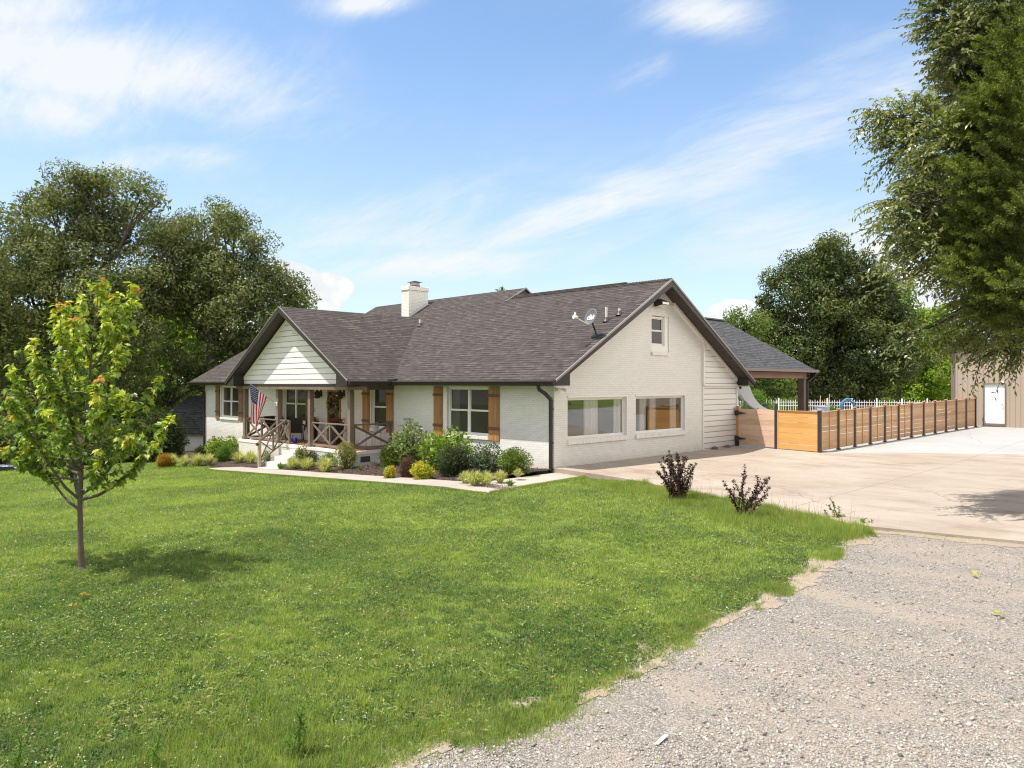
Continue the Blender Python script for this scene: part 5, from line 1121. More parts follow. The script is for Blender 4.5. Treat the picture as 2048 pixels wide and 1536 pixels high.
def lobesf(lst, D, seed=0, dz=1.6):
    rg = np.random.default_rng(seed); o = []
    for q in lst:
        px, py, r = q[:3]; dd = q[3] if len(q) > 3 else rg.uniform(-dz, dz); o.append((cp(px, py, D + dd), r * (D + dd) / FPX))
    return o
def gbase(px, D): p = cp(px, 900, D); p[2] = float(G(p[0], p[1])); return p
# --- left tree mass
kw = dict(cr=1.12, nleaf=330, L=.20, W=.095, cover=.95, flat=.62)
big_tree('oak_tree', gbase(150, 46), lobesf([(130, 480, 95), (215, 405, 55), (280, 400, 38), (320, 405, 26), (60, 520, 85), (170, 560, 110), (250, 470, 75), (20, 620, 90), (110, 680, 100), (215, 650, 95), (-40, 560, 80), (-60, 700, 110), (70, 780, 90), (180, 770, 90), (300, 560, 60), (260, 600, 70), (150, 330 + 30, 22), (195, 360, 24), (95, 400, 40), (290, 640, 60), (60, 430, 45)], 46, 1), mt=M['lf_oak'], label='tallest spreading oak at the left edge behind the young maple', tr=.5, seed=1, group='big trees behind the house', **kw)
big_tree('oak_tree', gbase(430, 47), lobesf([(420, 490, 70), (475, 460, 42), (385, 520, 60), (510, 500, 34), (430, 570, 85), (350, 590, 60), (470, 640, 80), (330, 480, 28), (455, 560, 60), (400, 640, 60), (350, 480, 34), (335, 530, 50), (430, 715, 50), (480, 700, 40), (510, 560, 44), (375, 450, 24), (440, 430, 26)], 47, 2), mt=M['lf_oak'], label='second broad oak between the tallest oak and the porch gable', tr=.42, seed=2, group='big trees behind the house', fork=.45, **kw)
big_tree('oak_tree', gbase(555, 49), lobesf([(555, 560, 42), (590, 580, 34), (604, 612, 26), (565, 650, 50), (520, 590, 50), (580, 620, 44), (500, 660, 60), (540, 690, 60), (480, 730, 60)], 49, 3), mt=M['lf_oak'], label='smaller oak whose rounded crown rises right beside the porch gable peak', tr=.3, seed=3, group='big trees behind the house', **kw)
big_tree('oak_tree', gbase(300, 50), lobesf([(290, 700, 62), (350, 730, 48), (250, 760, 60), (390, 770, 34), (320, 790, 40), (440, 700, 30), (215, 820, 50), (400, 745, 40), (440, 760, 36)], 50, 4), mt=M['lf_oak'], label='lower dark oak spreading just above the outbuilding roof', tr=.28, seed=4, group='big trees behind the house', cr=1.0, nleaf=290, L=.19, W=.09, flat=.62, cover=.95)
big_tree('oak_tree', gbase(-90, 40), lobesf([(-60, 640, 110), (-40, 760, 100), (-120, 500, 120), (20, 840, 60), (-30, 440, 35), (60, 850, 40)], 40, 5), mt=M['lf_oak'], label='dark oak cut off by the left edge of the picture', tr=.4, seed=5, group='big trees behind the house', **kw)
big_tree('backdrop_tree', gbase(350, 66), lobesf([(330, 650, 80), (380, 600, 60), (300, 720, 80), (400, 690, 70), (140, 700, 90), (20, 720, 90)], 66, 6), mt=M['lf_back'], label='bright yellow green tree glimpsed through the gap between the oaks', tr=.3, seed=6, cr=1.1, nleaf=70, L=.34, W=.18, back=.2)
# understorey along the edge of the lawn on the left
def shrub_cloud(c, w_, h_, d_, n, L, W, rg, lump=.22, nl=14, droop=.1, jit=.7):
    """rounded shrub made of overlapping lumps, base at c"""
    ld = sphere_dirs(nl, rg); ld[:, 2] = abs(ld[:, 2]); lc = ld * rg.uniform(.35, .78, (nl, 1)); k = rg.integers(0, nl, n); d = sphere_dirs(n, rg); q = lc[k] * (1 + 0 * d) + d * (.45 + lump * rg.random((n, 1))) * rg.random((n, 1)) ** .3
    r = np.linalg.norm(q, axis=1, keepdims=True); q = np.where(r > 1.12, q / r * 1.12, q); q[:, 2] = np.abs(q[:, 2] + .12) ; q = q * np.array([1.08, 1.08, .83]); q[:, 2] = np.maximum(q[:, 2], .02); q[:, :2] *= 1 - .22 * (q[:, 2:] < .3)
    P = c + RT * (q[:, :1] * w_ / 2) + FW * (q[:, 1:2] * d_ / 2) + UP * (q[:, 2:] * h_)
    return leafquads(P, d * .8 + np.array([0, 0, .3]), L, W, rg, droop, jit, face=d * .6)
SN = [0]
def shrub(name, base, w_, h_, mt, label, L=.07, W=.035, dens=1.0, d_=None, nl=14, cat='shrub', group=None, stems=5, **kw):
    SN[0] += 1; rg = np.random.default_rng(100 + SN[0]); base = np.array(base, float); d_ = d_ or w_ * .9
    n = int(min(30000, dens * 12 * (w_ * h_ + w_ * d_ * .5) / (L * W))); t_ = empty(name, base, label, cat, group)
    V, F = shrub_cloud(base, w_, h_, d_, n, L, W, rg, nl=nl, **kw); nmesh('foliage', V, F, M[mt], t_)
    mb = MB()
    for k in range(stems): e = base + RT * rg.uniform(-.3, .3) * w_ + FW * rg.uniform(-.3, .3) * d_ + UP * h_ * rg.uniform(.5, .8); limb(mb, base + rg.normal(0, .03, 3) * [1, 1, 0] - UP * .03, e, .016 + .006 * h_, .006, .05, rg, 5, 4)
    mb.build('stems', M['twig'], t_); return t_
hb = gbase(322, 36.5); hb[2] -= .1
shrub('evergreen_shrub', hb, 2.2, 2.75, 's_dark', 'large dark rounded evergreen beside the white outbuilding', .13, .06, 1.2, nl=24)
for k, (px, D, w_, h_, lab, mt) in enumerate([(250, 38, 3.2, 2.4, 'dark broad shrub left of the large rounded evergreen', 'lf_dark'), (170, 39, 3.4, 2.8, 'dark shrub behind the young maple trunk', 's_dark'), (85, 40, 3.4, 2.6, 'dark shrub second from the left picture edge', 'lf_dark'), (10, 43, 3.6, 3.0, 'dark shrub at the left picture edge behind the car', 's_dark')]):
    b = gbase(px, D); b[2] -= .15; shrub('woodland_shrub', b, w_, h_, mt, lab, .16, .075, 1.0, nl=20, group='dark shrubs along the back of the lawn')
big_tree('backdrop_tree', gbase(-20, 60), lobesf([(60, 820, 90), (160, 830, 90), (260, 830, 90), (-60, 800, 110), (350, 810, 60), (410, 800, 60), (450, 760, 50)], 58, 16), mt=M['lf_dark'], label='deep shaded woodland tree low behind the young maple', tr=.3, seed=26, cr=1.2, nleaf=60, L=.36, W=.2, back=.2)
# --- right background
kw = dict(cr=.85, nleaf=190, L=.21, W=.12, flat=.9, gap=.06, droop=.05, cover=1.3)
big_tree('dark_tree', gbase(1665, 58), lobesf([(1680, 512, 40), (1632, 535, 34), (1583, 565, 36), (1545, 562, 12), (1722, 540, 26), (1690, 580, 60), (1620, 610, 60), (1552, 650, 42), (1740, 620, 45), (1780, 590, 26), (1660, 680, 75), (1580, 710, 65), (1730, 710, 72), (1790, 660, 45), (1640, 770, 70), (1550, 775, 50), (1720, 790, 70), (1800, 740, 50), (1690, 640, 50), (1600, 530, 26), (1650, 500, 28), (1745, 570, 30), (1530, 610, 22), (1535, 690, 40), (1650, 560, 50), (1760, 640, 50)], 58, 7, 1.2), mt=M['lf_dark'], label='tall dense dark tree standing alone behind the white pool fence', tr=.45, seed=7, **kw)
big_tree('background_tree', gbase(1475, 54), lobesf([(1475, 645, 28), (1450, 660, 24), (1505, 660, 30), (1490, 700, 45), (1530, 720, 40), (1560, 790, 40), (1480, 770, 50)], 54, 8, 1), mt=M['lf_mid'], label='mid green tree rising behind the patio cover roof', tr=.2, seed=8, cr=.7, nleaf=80, L=.22, W=.12)
big_tree('background_tree', gbase(1860, 70), lobesf([(1850, 655, 36), (1885, 640, 30), (1830, 700, 45), (1880, 710, 55), (1860, 770, 60), (1910, 690, 40), (1815, 790, 40)], 70, 9, 1.5), mt=M['lf_lime'], label='bright lime green tree left of the tan barn', tr=.3, seed=9, cr=.9, nleaf=85, L=.30, W=.16, gap=.2)
big_tree('background_tree', gbase(1798, 62), lobesf([(1795, 585, 22), (1800, 620, 34), (1790, 670, 42), (1805, 730, 45), (1815, 590, 14), (1820, 680, 30)], 62, 10, 1), mt=M['lf_mid'], label='narrow green tree tucked against the right side of the dark tree', tr=.25, seed=10, cr=.8, nleaf=80, L=.25, W=.14)
big_tree('background_tree', gbase(1003, 75), lobesf([(1001, 583, 7), (1006, 590, 8), (1004, 640, 22)], 75, 11, .2), mt=M['lf_mid'], label='treetop just showing above the main roof ridge', tr=.2, seed=11, cr=.4, nleaf=40, L=.22, W=.12)
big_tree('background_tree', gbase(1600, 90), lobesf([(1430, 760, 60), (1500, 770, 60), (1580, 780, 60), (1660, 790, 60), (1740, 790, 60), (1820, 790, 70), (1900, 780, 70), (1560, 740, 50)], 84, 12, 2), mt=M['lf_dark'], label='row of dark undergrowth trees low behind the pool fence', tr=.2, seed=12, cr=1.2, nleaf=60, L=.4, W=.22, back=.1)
for k, (px, D, w_, h_, mt, lab) in enumerate([(1515, 44, 2.0, 1.75, 's_fern', 'feathery green ornamental grass bush behind the pool slide'), (1570, 50, 1.6, 1.3, 'lf_mid', 'green bush behind the pool fence left of the patio post'), (1600, 50.5, 1.4, 1.4, 'lf_mid', 'green bush behind the patio post'), (1775, 51, 1.5, 1.2, 'lf_mid', 'leafy green bush behind the middle of the pool fence'), (1660, 42, 1.0, 1.0, 's_fern', 'low green bush between the tub and the coiled hose')]):
    b = cp(px, 900, D); b[2] = .42; shrub('background_shrub', b, w_, h_, mt, lab, .12, .045, .9)
# trees across the drive and lawn, behind the viewer and to the right: they show in the window glass
for k, (x, y, s_) in enumerate([(29, 5, .8), (29.5, 10, .75), (28.5, 15, .75), (29, 21, .7), (31, -1, .85), (33, -8, .9), (40, -17, 1.0), (30, 28, .8), (8, -62, 1.2), (-8, -66, 1.1), (-24, -62, 1.2), (26, -58, 1.2), (-42, -60, 1.1), (58, 30, 1.1)]):
    rg = np.random.default_rng(60 + k); c0 = np.array([x, y, 0.0]); lb = [(c0 + np.array([rg.uniform(-3, 3), rg.uniform(-3, 3), rg.uniform(1.6, 8)]) * s_, rg.uniform(2.6, 3.8) * s_) for _ in range(7)]
    rgk = np.random.default_rng(80 + k); t_ = empty('roadside_tree', c0, 'large green tree behind the viewer, seen only mirrored in the windows', 'tree', 'trees behind the viewer')
    V, F, _, _ = crown_cloud(lb, 1.6, 26, .55, .34, rgk, back=1.0); nmesh('crown', V, F, M['lf_dark'], t_); mb = MB(); mb.tube([c0 - UP * .3, c0 + UP * 5], [.4, .25], 8); mb.build('trunk', M['bark'], t_)

# --- right foreground: elm with drooping sprays, cedar, taller elm above
def sprays(starts, outs, Ls, nl, L, W, rg, droop=.5, mbt=None):
    """leafy twigs: curved shoots with leaves set on both sides"""
    n = len(starts); t_ = np.linspace(.05, 1, nl); P = []; D_ = []
    o = unit(outs)[:, None, :]; Ls = Ls[:, None, None]; tt = t_[None, :, None]; dr = np.array([0, 0, -1.0]) * droop
    P = starts[:, None, :] + o * Ls * tt + dr * Ls * tt * tt * .6; tan = unit(o + dr * tt * 1.2); side = unit(np.cross(tan, rg.normal(0, .35, (n, 1, 3)) + np.array([0, 0, 1.0])))
    sg = np.where(np.arange(nl) % 2, 1, -1)[None, :, None]; dirs = unit(tan * .7 + side * sg * .8 + np.array([0, 0, -.25]))
    if mbt is not None:
        for i in range(n):
            if rg.random() < mbt[1]: mbt[0].tube([P[i, 0], P[i, nl // 3], P[i, 2 * nl // 3], P[i, -1]], [.010, .007, .005, .002], 4, False)
    return leafquads(P.reshape(-1, 3), dirs.reshape(-1, 3), L, W, rg, .1, .28)
def spray_tree(name, base, lobes, trunk_at, nsp, nl, L, W, mt, label, seed, tr=.25, droop=.5, len_=.7, bias=None, bark='bark', cat='tree'):
    rg = np.random.default_rng(seed); t_ = empty(name, base, label, cat); S_ = []; O_ = []; mb = MB(); base = np.array(base, float)
    ta = np.array(trunk_at, float); mb.tube([base - UP * .3, base + UP * .2, base + (ta - base) * .5, ta], [tr * 1.4, tr, tr * .85, tr * .6], 10, False)
    wsum = sum(r * r for c, r in lobes)
    for c, r in lobes:
        k = int(nsp * r * r / wsum) + 3; a = ta if c[2] > ta[2] - 1 else base + (ta - base) * min(.95, max(.25, (c[2] - base[2] + .5) / (ta[2] - base[2]))); pts = limb(mb, a, c, tr * .22, .02, .12, rg, 6, 7); ax = unit(np.array(c) - a)
        d = sphere_dirs(k, rg); st = c + d * (r * rg.random((k, 1)) ** .45 * .85); S_.append(st); o = d * .9 + ax * .8 + (bias if bias is not None else 0); O_.append(o)
        for i in range(0, k, 4): j = int(rg.integers(3, 8)); limb(mb, pts[min(j, len(pts) - 1)], st[i], .02, .008, .04, rg, 4, 3)
    S_ = np.concatenate(S_); O_ = np.concatenate(O_); V, F = sprays(S_, O_, rg.uniform(.5, 1.3, len(S_)) * len_, nl, L, W, rg, droop, (mb, .6)); nmesh('crown', V, F, mt, t_); mb.build('trunk', M[bark], t_, smooth=True); return t_
DE = 14.5; eb = gbase(2235, DE + 2.5)
def LB(lst, D, seed, dz): return lobesf(lst, D, seed, dz)
spray_tree('elm_tree', eb, LB([(1800, 238, 34), (1850, 250, 50), (1765, 225, 16), (1905, 290, 60), (1800, 300, 28), (1870, 350, 55), (1830, 420, 44), (1790, 400, 20), (1780, 455, 18), (1890, 450, 60), (1850, 495, 42), (1815, 500, 24), (1960, 610, 42), (1885, 672, 16), (1945, 685, 18), (1990, 698, 20), (2030, 690, 22), (1975, 655, 36), (1930, 380, 70), (1985, 460, 80), (2030, 560, 80), (1935, 520, 50), (2040, 640, 50), (1800, 560, 14), (1960, 715, 10), (1815, 672, 13)], DE, 21, 1.1), cp(2150, 420, DE + 2.5), 2000, 15, .105, .046, M['lf_elm'], 'elm with drooping leafy branches reaching in from the right edge', 31, .24, .55, .62, bias=-RT * .35)
tb = gbase(2290, 21)
spray_tree('tall_tree', tb, LB([(1885, 30, 42), (1925, 70, 46), (1900, 110, 28), (1890, 140, 16), (1960, 30, 56), (2010, 90, 70), (1960, 140, 50), (1925, 170, 34), (2040, 20, 70), (2020, 190, 70), (1950, 215, 40), (1985, 260, 60), (2060, 130, 80), (2040, 270, 60), (1900, 190, 20)], 19, 22, 1.3), cp(2180, 240, 20.5), 2400, 15, .12, .06, M['lf_oak'], 'taller dark leaved tree filling the top right corner of the picture', 32, .3, .35, .6, bias=-RT * .25)
def cedar_tree(base, lobes, trunk_at, seed, label):
    rg = np.random.default_rng(seed); t_ = empty('cedar_tree', base, label, 'tree'); mb = MB(); base = np.array(base, float); ta = np.array(trunk_at, float); mb.tube([base - UP * .3, base, ta], [.26, .22, .08], 10, False); C = []; O_ = []
    wsum = sum(r * r for c, r in lobes)
    for c, r in lobes:
        a = base + (ta - base) * np.clip((c[2] - .6 - base[2]) / (ta[2] - base[2]), .1, .98); limb(mb, a, c, .05, .012, .02, rg, 5, 5); ax = unit(c - a); k = int(1150 * r * r / wsum) + 3; d = sphere_dirs(k, rg); C.append(c + d * r * rg.random((k, 1)) ** .4); O_.append(d * .35 + ax * 1.0 + np.array([0, 0, .25]))
    C = np.concatenate(C); O_ = unit(np.concatenate(O_)); nk = 170; t1 = rg.random((len(C), nk, 1)); Ls = rg.uniform(.25, .65, (len(C), 1, 1)); w_ = .10 * (1 - t1) + .010
    perp = unit(np.cross(rg.normal(0, 1, (len(C), nk, 3)), O_[:, None, :])); P = C[:, None, :] + O_[:, None, :] * t1 * Ls + perp * w_ * rg.random((len(C), nk, 1)) - UP * .12 * t1 * t1 * Ls
    dd = unit(O_[:, None, :] * 1.0 + perp * .75 + rg.normal(0, .25, P.shape)); V, F = leafquads(P.reshape(-1, 3), dd.reshape(-1, 3), .055, .017, rg, 0, .25); nmesh('crown', V, F, M['lf_cedar'], t_); mb.build('trunk', M['bark'], t_, smooth=True); return t_
DC = 13; cb_ = gbase(2190, DC + 1)
cedar_tree(cb_, LB([(2010, 110, 26), (2040, 170, 40), (1990, 200, 30), (2030, 250, 60), (1975, 290, 44), (2040, 340, 60), (1960, 370, 46), (2010, 430, 60), (1950, 460, 40), (2040, 500, 60), (1975, 530, 46), (1930, 560, 26), (2030, 590, 50), (1985, 610, 36), (2050, 640, 40), (1925, 340, 16), (2060, 420, 60), (2060, 250, 60), (1960, 240, 26), (1945, 510, 22), (2060, 80, 40)], DC, 23, .7), cp(2190, 60, DC + 1), 33, 'green cedar with feathery sprays in front of the elm at the right edge')

# --- young maple on the lawn
def maple_leaf_shape():
    a = [(-90, .10), (-62, .42), (-50, .26), (-22, .50), (-8, .36), (18, .52), (30, .40), (52, .72), (62, .55), (76, .60), (90, 1.0)]
    pts_ = []
    for ang, r in a: pts_.append((math.cos(R_(ang)) * r, math.sin(R_(ang)) * r))
    left = [(-x, y) for x, y in pts_[1:-1]][::-1]; return np.array(pts_ + left)
ML = maple_leaf_shape()
def maple_leaves(P, out, size, rg):
    n = len(P); d = unit(out + rg.normal(0, .35, (n, 3)) + np.array([0, 0, -.55])); nn = unit(rg.normal(0, .45, (n, 3)) + np.array([0, 0, 1.0]) + out * .4); s = unit(np.cross(d, nn)); u = np.cross(s, d); sz = size * rg.uniform(.6, 1.2, n)
    k = len(ML); st = P + d * (sz * .35)[:, None]; V = st[:, None, :] + d[:, None, :] * (ML[None, :, 1:2] * sz[:, None, None]) + s[:, None, :] * (ML[None, :, 0:1] * sz[:, None, None]) + u[:, None, :] * (abs(ML[None, :, 0:1]) * .35 * sz[:, None, None] - .25 * sz[:, None, None] * np.maximum(ML[None, :, 1:2], 0) ** 2)
    cen = (st + d * (sz * .15)[:, None])[:, None, :]; V = np.concatenate([cen, V], 1); kk = k + 1
    f = np.array([[0, 1 + i, 1 + (i + 1) % k] for i in range(k)]); F = (f[None] + (np.arange(n) * kk)[:, None, None]).reshape(-1, 3); return V.reshape(-1, 3), F
rg = np.random.default_rng(77); mbase = gp(164, 1143); DM = depth(mbase)
maple = empty('young_maple', mbase, 'young maple with yellow green leaves and reddish tips on the lawn', 'tree'); mb = MB()
def mp(px, py, dd=0.0): return cp(px, py, DM + dd)
TR = [(164, 1150), (161, 1080), (160, 1010), (162, 960), (165, 900), (172, 820), (180, 740), (188, 660), (198, 575)]
trp = [mp(x, y, .05 * math.sin(i)) for i, (x, y) in enumerate(TR)]; trp[0] = mbase - UP * .05; mb.tube(trp, [.050, .038, .034, .031, .026, .021, .016, .011, .005], 10, False)
mb.tube([mbase - UP * .05, mbase + UP * .07], [.10, .045], 10, False)
def tr_at(py):
    for (x0, y0), (x1, y1), a, b in zip(TR, TR[1:], trp, trp[1:]):
        if y0 >= py >= y1: k = (y0 - py) / (y0 - y1); return a + (b - a) * k
    return trp[-1]
BR = [(1000, 15, 800, -.5), (985, 90, 760, .2), (1020, 45, 880, .1), (990, 318, 752, .1), (1000, 345, 830, -.3), (960, 260, 800, .7), (950, 60, 700, .6), (930, 200, 760, -.8), (930, 120, 640, -.5), (900, 20, 730, -.2), (900, 285, 850, .5), (890, 110, 608, .15), (870, 180, 690, .7), (860, 235, 700, -.2), (840, 60, 680, -.6), (830, 230, 640, .4),
      (800, 125, 610, .1), (780, 272, 578, .0), (760, 150, 640, -.35), (740, 225, 590, .3), (720, 165, 600, -.1), (700, 215, 640, -.2), (940, 90, 820, -1.0), (940, 260, 880, -.9), (930, 150, 830, 1.0), (920, 30, 830, .9), (905, 320, 880, .2), (1000, 100, 880, .8), (880, 90, 760, .9), (870, 245, 790, -.7), (960, 10, 900, .2), (980, 200, 900, -.6), (640, 205, 562, .0), (850, 150, 760, .4), (840, 190, 780, -.5)]
LPt = []; LOt = []; YP = []; YO = []; RP = []; RO = []
for (py0, px1, py1, dd) in BR:
    a = tr_at(py0); b = mp(px1, py1, dd); n_ = 9; L_ = np.linalg.norm(b - a); o1 = rg.normal(0, .05 * L_, 3); pts = []
    hd = (b - a) * np.array([1, 1, 0])
    for i in range(n_ + 1):
        k = i / n_; p = a + (b - a) * np.array([k ** .75, k ** .75, k ** 1.15]) + o1 * math.sin(math.pi * k); pts.append(p)
    r0 = .008 + .009 * min(L_, 2); mb.tube(pts, [r0 * (1 - .85 * i / n_) for i in range(n_ + 1)], 6, False)
    stt = .30 if py0 > 930 else .15
    subs = [(pts, stt)]
    for j in range(3, n_):
        for _ in range(2 if L_ > .9 else 1):
            q = pts[j]; e = q + unit(unit(b - a) * .6 + sphere_dirs(1, rg)[0] * .8 + UP * .25) * rg.uniform(.15, .42) * (1.15 - .5 * j / n_); sp_ = [q, (q + e) / 2 + rg.normal(0, .015, 3), e]; mb.tube(sp_, [.005, .004, .002], 4, False); subs.append((sp_, .2))
    for sp_, s0 in subs:
        sp_ = np.array(sp_); m_ = max(6, int(np.linalg.norm(sp_[-1] - sp_[0]) / .027))
        for k in np.linspace(s0, 1.0, m_):
            x = k * (len(sp_) - 1); i = min(int(x), len(sp_) - 2); p = sp_[i] + (sp_[i + 1] - sp_[i]) * (x - i); tn = unit(sp_[i + 1] - sp_[i])
            for sgn in (1, -1):
                if rg.random() < .33: continue
                o = unit(np.cross(tn, rg.normal(0, 1, 3))) * sgn + tn * .3
                hh = (940 - (768 - (p[2] - 2.65) / depth(p) * FPX)) / 380; y_ = (k > .72 and len(sp_) > 3 and rg.random() < .9) or rg.random() < .10 + .70 * max(0, hh - .35)
                (YP if y_ else LPt).append(p); (YO if y_ else LOt).append(o)
    if rg.random() < .2 or (px1, py1) in ((272, 578), (110, 608), (205, 562), (125, 610)):
        for _ in range(6): RP.append(b + rg.normal(0, .03, 3)); RO.append(sphere_dirs(1, rg)[0] * .5 + UP * .3)
for P_, O_, nm, mt, sz in ((LPt, LOt, 'leaves', 'lf_maple', .080),):
    V, F = maple_leaves(np.array(P_), np.array(O_), sz, rg); nmesh(nm, V, F, M[mt], maple)
V, F = maple_leaves(np.array(YP), np.array(YO), .080, rg); V2, F2 = maple_leaves(np.array(RP), np.array(RO), .07, rg); nmesh('young_leaves', np.concatenate([V, V2]), np.concatenate([F, F2 + len(V)]), [M['lf_mapley'], M['lf_mapler']], maple, mi=np.r_[np.zeros(len(F)), np.ones(len(F2))])
for q in ((1060, 190, 1040, -.2), (1035, 140, 985, .2)): mb.tube([tr_at(q[0]), mp(q[1], q[2], q[3])], [.006, .002], 4, False)
mb.build('trunk', M['bark2'], maple, smooth=True)

# --- beds: one builder per habit
def bp(px, py): p = gp(px, py, .05); p[2] = bedz(p[0], p[1]) if p[1] > -3.3 else p[2]; return p
def bshrub(name, px, py, wpx, hpx, mt, lab, L, W, dens=1.0, **kw):
    p = bp(px, py); d = depth(p); w_ = wpx * d / FPX; l_ = (px - 1024) / FPX; kd = FW + RT * l_; p = p + kd * (w_ * .25)
    def at_y(y): q = CAM + kd * ((y - CAM[1]) / kd[1]); return q
    yl = -.05 - w_ * .42; q = at_y(-2.3)
    if -16.8 < q[0] < -7.0: yl = -1.95 - w_ * .42
    if p[1] > yl: p = at_y(yl)
    if -12.6 < p[0] < -10.7 and p[1] > -3.1: p[0] = -10.55
    p[2] = bedz(p[0], p[1]); d = depth(p); return shrub(name, p, wpx * d / FPX, hpx * d / FPX, mt, lab, L, W, dens, **kw)
bshrub('shrub', 896, 945, 108, 82, 's_hyd', 'large bright green hydrangea with broad leaves under the front window', .13, .10, .8, nl=18)
bshrub('shrub', 817, 930, 72, 86, 's_pale', 'tall pale green shrub with long leaves below the electric meter', .15, .055, .75, nl=12)
bshrub('shrub', 781, 938, 50, 44, 's_box', 'round green shrub at the right corner of the porch base', .045, .03, .8)
bshrub('shrub', 779, 957, 25, 28, 's_yel', 'smallest golden globe shrub in the mulch bed by the walk', .04, .03, .9)
bshrub('shrub', 816, 955, 32, 40, 's_brown', 'wispy brown purple shrub between the two golden shrubs', .09, .012, 1.0, jit=.9)
bshrub('shrub', 845, 959, 44, 40, 's_yel', 'larger golden orange shrub left of the dark round shrub', .055, .035, .9)
bshrub('shrub', 908, 955, 76, 64, 's_dark', 'dark round shrub in front of the bright hydrangea', .05, .03, .9, nl=18)
bshrub('shrub', 974, 952, 62, 60, 's_teal', 'loose grey green shrub right of the dark round shrub', .075, .04, .5, nl=10)
bshrub('shrub', 1032, 954, 66, 50, 's_box', 'wide clipped green shrub nearest the house corner downspout', .045, .032, .9, nl=18)
bshrub('shrub', 591, 923, 36, 46, 's_red', 'green shrub with reddish tips right of the porch steps', .07, .035, .6, nl=9)
bshrub('shrub', 620, 932, 36, 30, 's_dark', 'low dark green globe between the two reddish shrubs', .04, .025, .9)
bshrub('shrub', 655, 931, 32, 28, 's_box', 'low green globe behind the striped grasses by the porch', .04, .025, .9)
bshrub('shrub', 692, 937, 44, 52, 's_red', 'airy reddish green shrub at the right front corner of the porch', .07, .032, .5, nl=9)
bshrub('shrub', 535, 912, 22, 34, 's_pale', 'sparse pale shrub behind the stair railing', .05, .025, .35, nl=8)
bshrub('shrub', 446, 916, 58, 46, 's_hyd', 'bright broad leaved shrub under the far left window', .12, .09, .8, nl=16)
bshrub('shrub', 449, 926, 34, 36, 's_fern', 'feathery dark green shrub in front of the broad leaved shrub', .10, .012, 1.1)
bshrub('shrub', 401, 914, 26, 20, 's_dark', 'small dark shrub at the left corner of the house', .06, .03, .9)
bshrub('shrub', 329, 933, 34, 26, 's_orange', 'orange tinged shrub at the left end of the bed', .05, .03, 1.0)
bshrub('shrub', 354, 918, 22, 14, 's_teal', 'low grey green shrub behind the orange tinged shrub', .05, .02, .9)
def blade_clump(P0, n, h, spread, W, mt, rg, name='blades', par=None):
    n = int(n); th = rg.uniform(0, 2 * np.pi, n); lean = rg.uniform(.05, 1.0, n) * spread; hh = h * rg.uniform(.6, 1.1, n); o = np.stack([np.cos(th), np.sin(th), 0 * th], -1); s = np.stack([-np.sin(th), np.cos(th), 0 * th], -1) * (W / 2)
    b = P0 + o * (rg.random(n) * spread * .25)[:, None]; q_ = lean / max(spread, 1e-3); m_ = b + o * (lean * .5)[:, None] + UP * (hh * (.72 - .22 * q_ * q_))[:, None]; t_ = b + o * lean[:, None] + UP * (hh * (1.0 - .62 * q_ * q_))[:, None]
    V = np.stack([b - s, b + s, m_ + s * .9, m_ - s * .9, t_ + s * .1, t_ - s * .1], 1).reshape(-1, 3); i = np.arange(n)[:, None] * 6; F = np.concatenate([i + [0, 1, 2, 3], i + [3, 2, 4, 5]]); return V, F
def sedge(px, py, wpx, hpx, lab, mt='s_sedge', n=200):
    SN[0] += 1; rg = np.random.default_rng(300 + SN[0]); p = bp(px, py); d = depth(p); kd = FW + RT * (px - 1024) / FPX; p = p + kd * .22; yl = -2.85 if -12.7 < p[0] < -10.6 else -2.2
    if -16.8 < p[0] < -7.6 and p[1] > yl: p = CAM + kd * ((yl - CAM[1]) / kd[1])
    p[2] = bedz(p[0], p[1]); V, F = blade_clump(p, n * 1.6, hpx * d / FPX * 1.3, wpx * d / FPX * .74, .018, mt, rg)
    return tag(nmesh('ornamental_grass', V, F, M[mt], origin=p), lab, 'grass clump', 'striped ornamental grasses in the beds')
for q in [(585, 936, 30, 20, 'striped grass clump at the foot of the reddish shrub by the steps'), (614, 941, 32, 21, 'striped grass clump under the low dark globe'), (650, 945, 40, 26, 'largest striped grass clump in front of the porch'), (950, 973, 36, 26, 'striped grass clump at the pointed corner of the bed'), (931, 968, 28, 20, 'greener striped grass clump left of the bed corner'), (972, 974, 34, 24, 'yellowest striped grass clump right at the walk corner'),
          (1000, 968, 28, 20, 'striped grass clump under the loose grey green shrub'), (1036, 962, 18, 14, 'small grass tuft under the clipped shrub'), (344, 932, 32, 20, 'striped grass clump right of the orange tinged shrub'), (369, 932, 26, 18, 'second striped grass clump from the orange tinged shrub'), (394, 931, 30, 20, 'striped grass clump below the small dark shrub'), (416, 930, 28, 19, 'striped grass clump left of the feathery shrub'), (478, 927, 30, 20, 'striped grass clump below the flag'), (502, 929, 30, 20, 'striped grass clump touching the newel post')]: sedge(*q)
for q in [(560, 934, 20, 10, 'low green tuft right of the bottom step'), (1020, 973, 22, 10, 'dark green tuft of blades at the bed edge'), (720, 944, 10, 7, 'single small green weed in the mulch')]: sedge(*q, mt='s_fern', n=60)
p = bp(990, 975); rg = np.random.default_rng(5); P = p + np.c_[rg.normal(0, .35, 900), rg.normal(0, .07, 900), rg.uniform(0, .06, 900)]; V, F = leafquads(P, np.tile([0, 0, .4], (900, 1)), .03, .02, rg); tag(nmesh('creeping_plant', V, F, leaf_mat('mauve_leaf', [(.12, .08, .10), (.28, .20, .24), (.40, .32, .36)], .2, 5), origin=p), 'low mauve creeping plant along the point of the bed', 'plant')

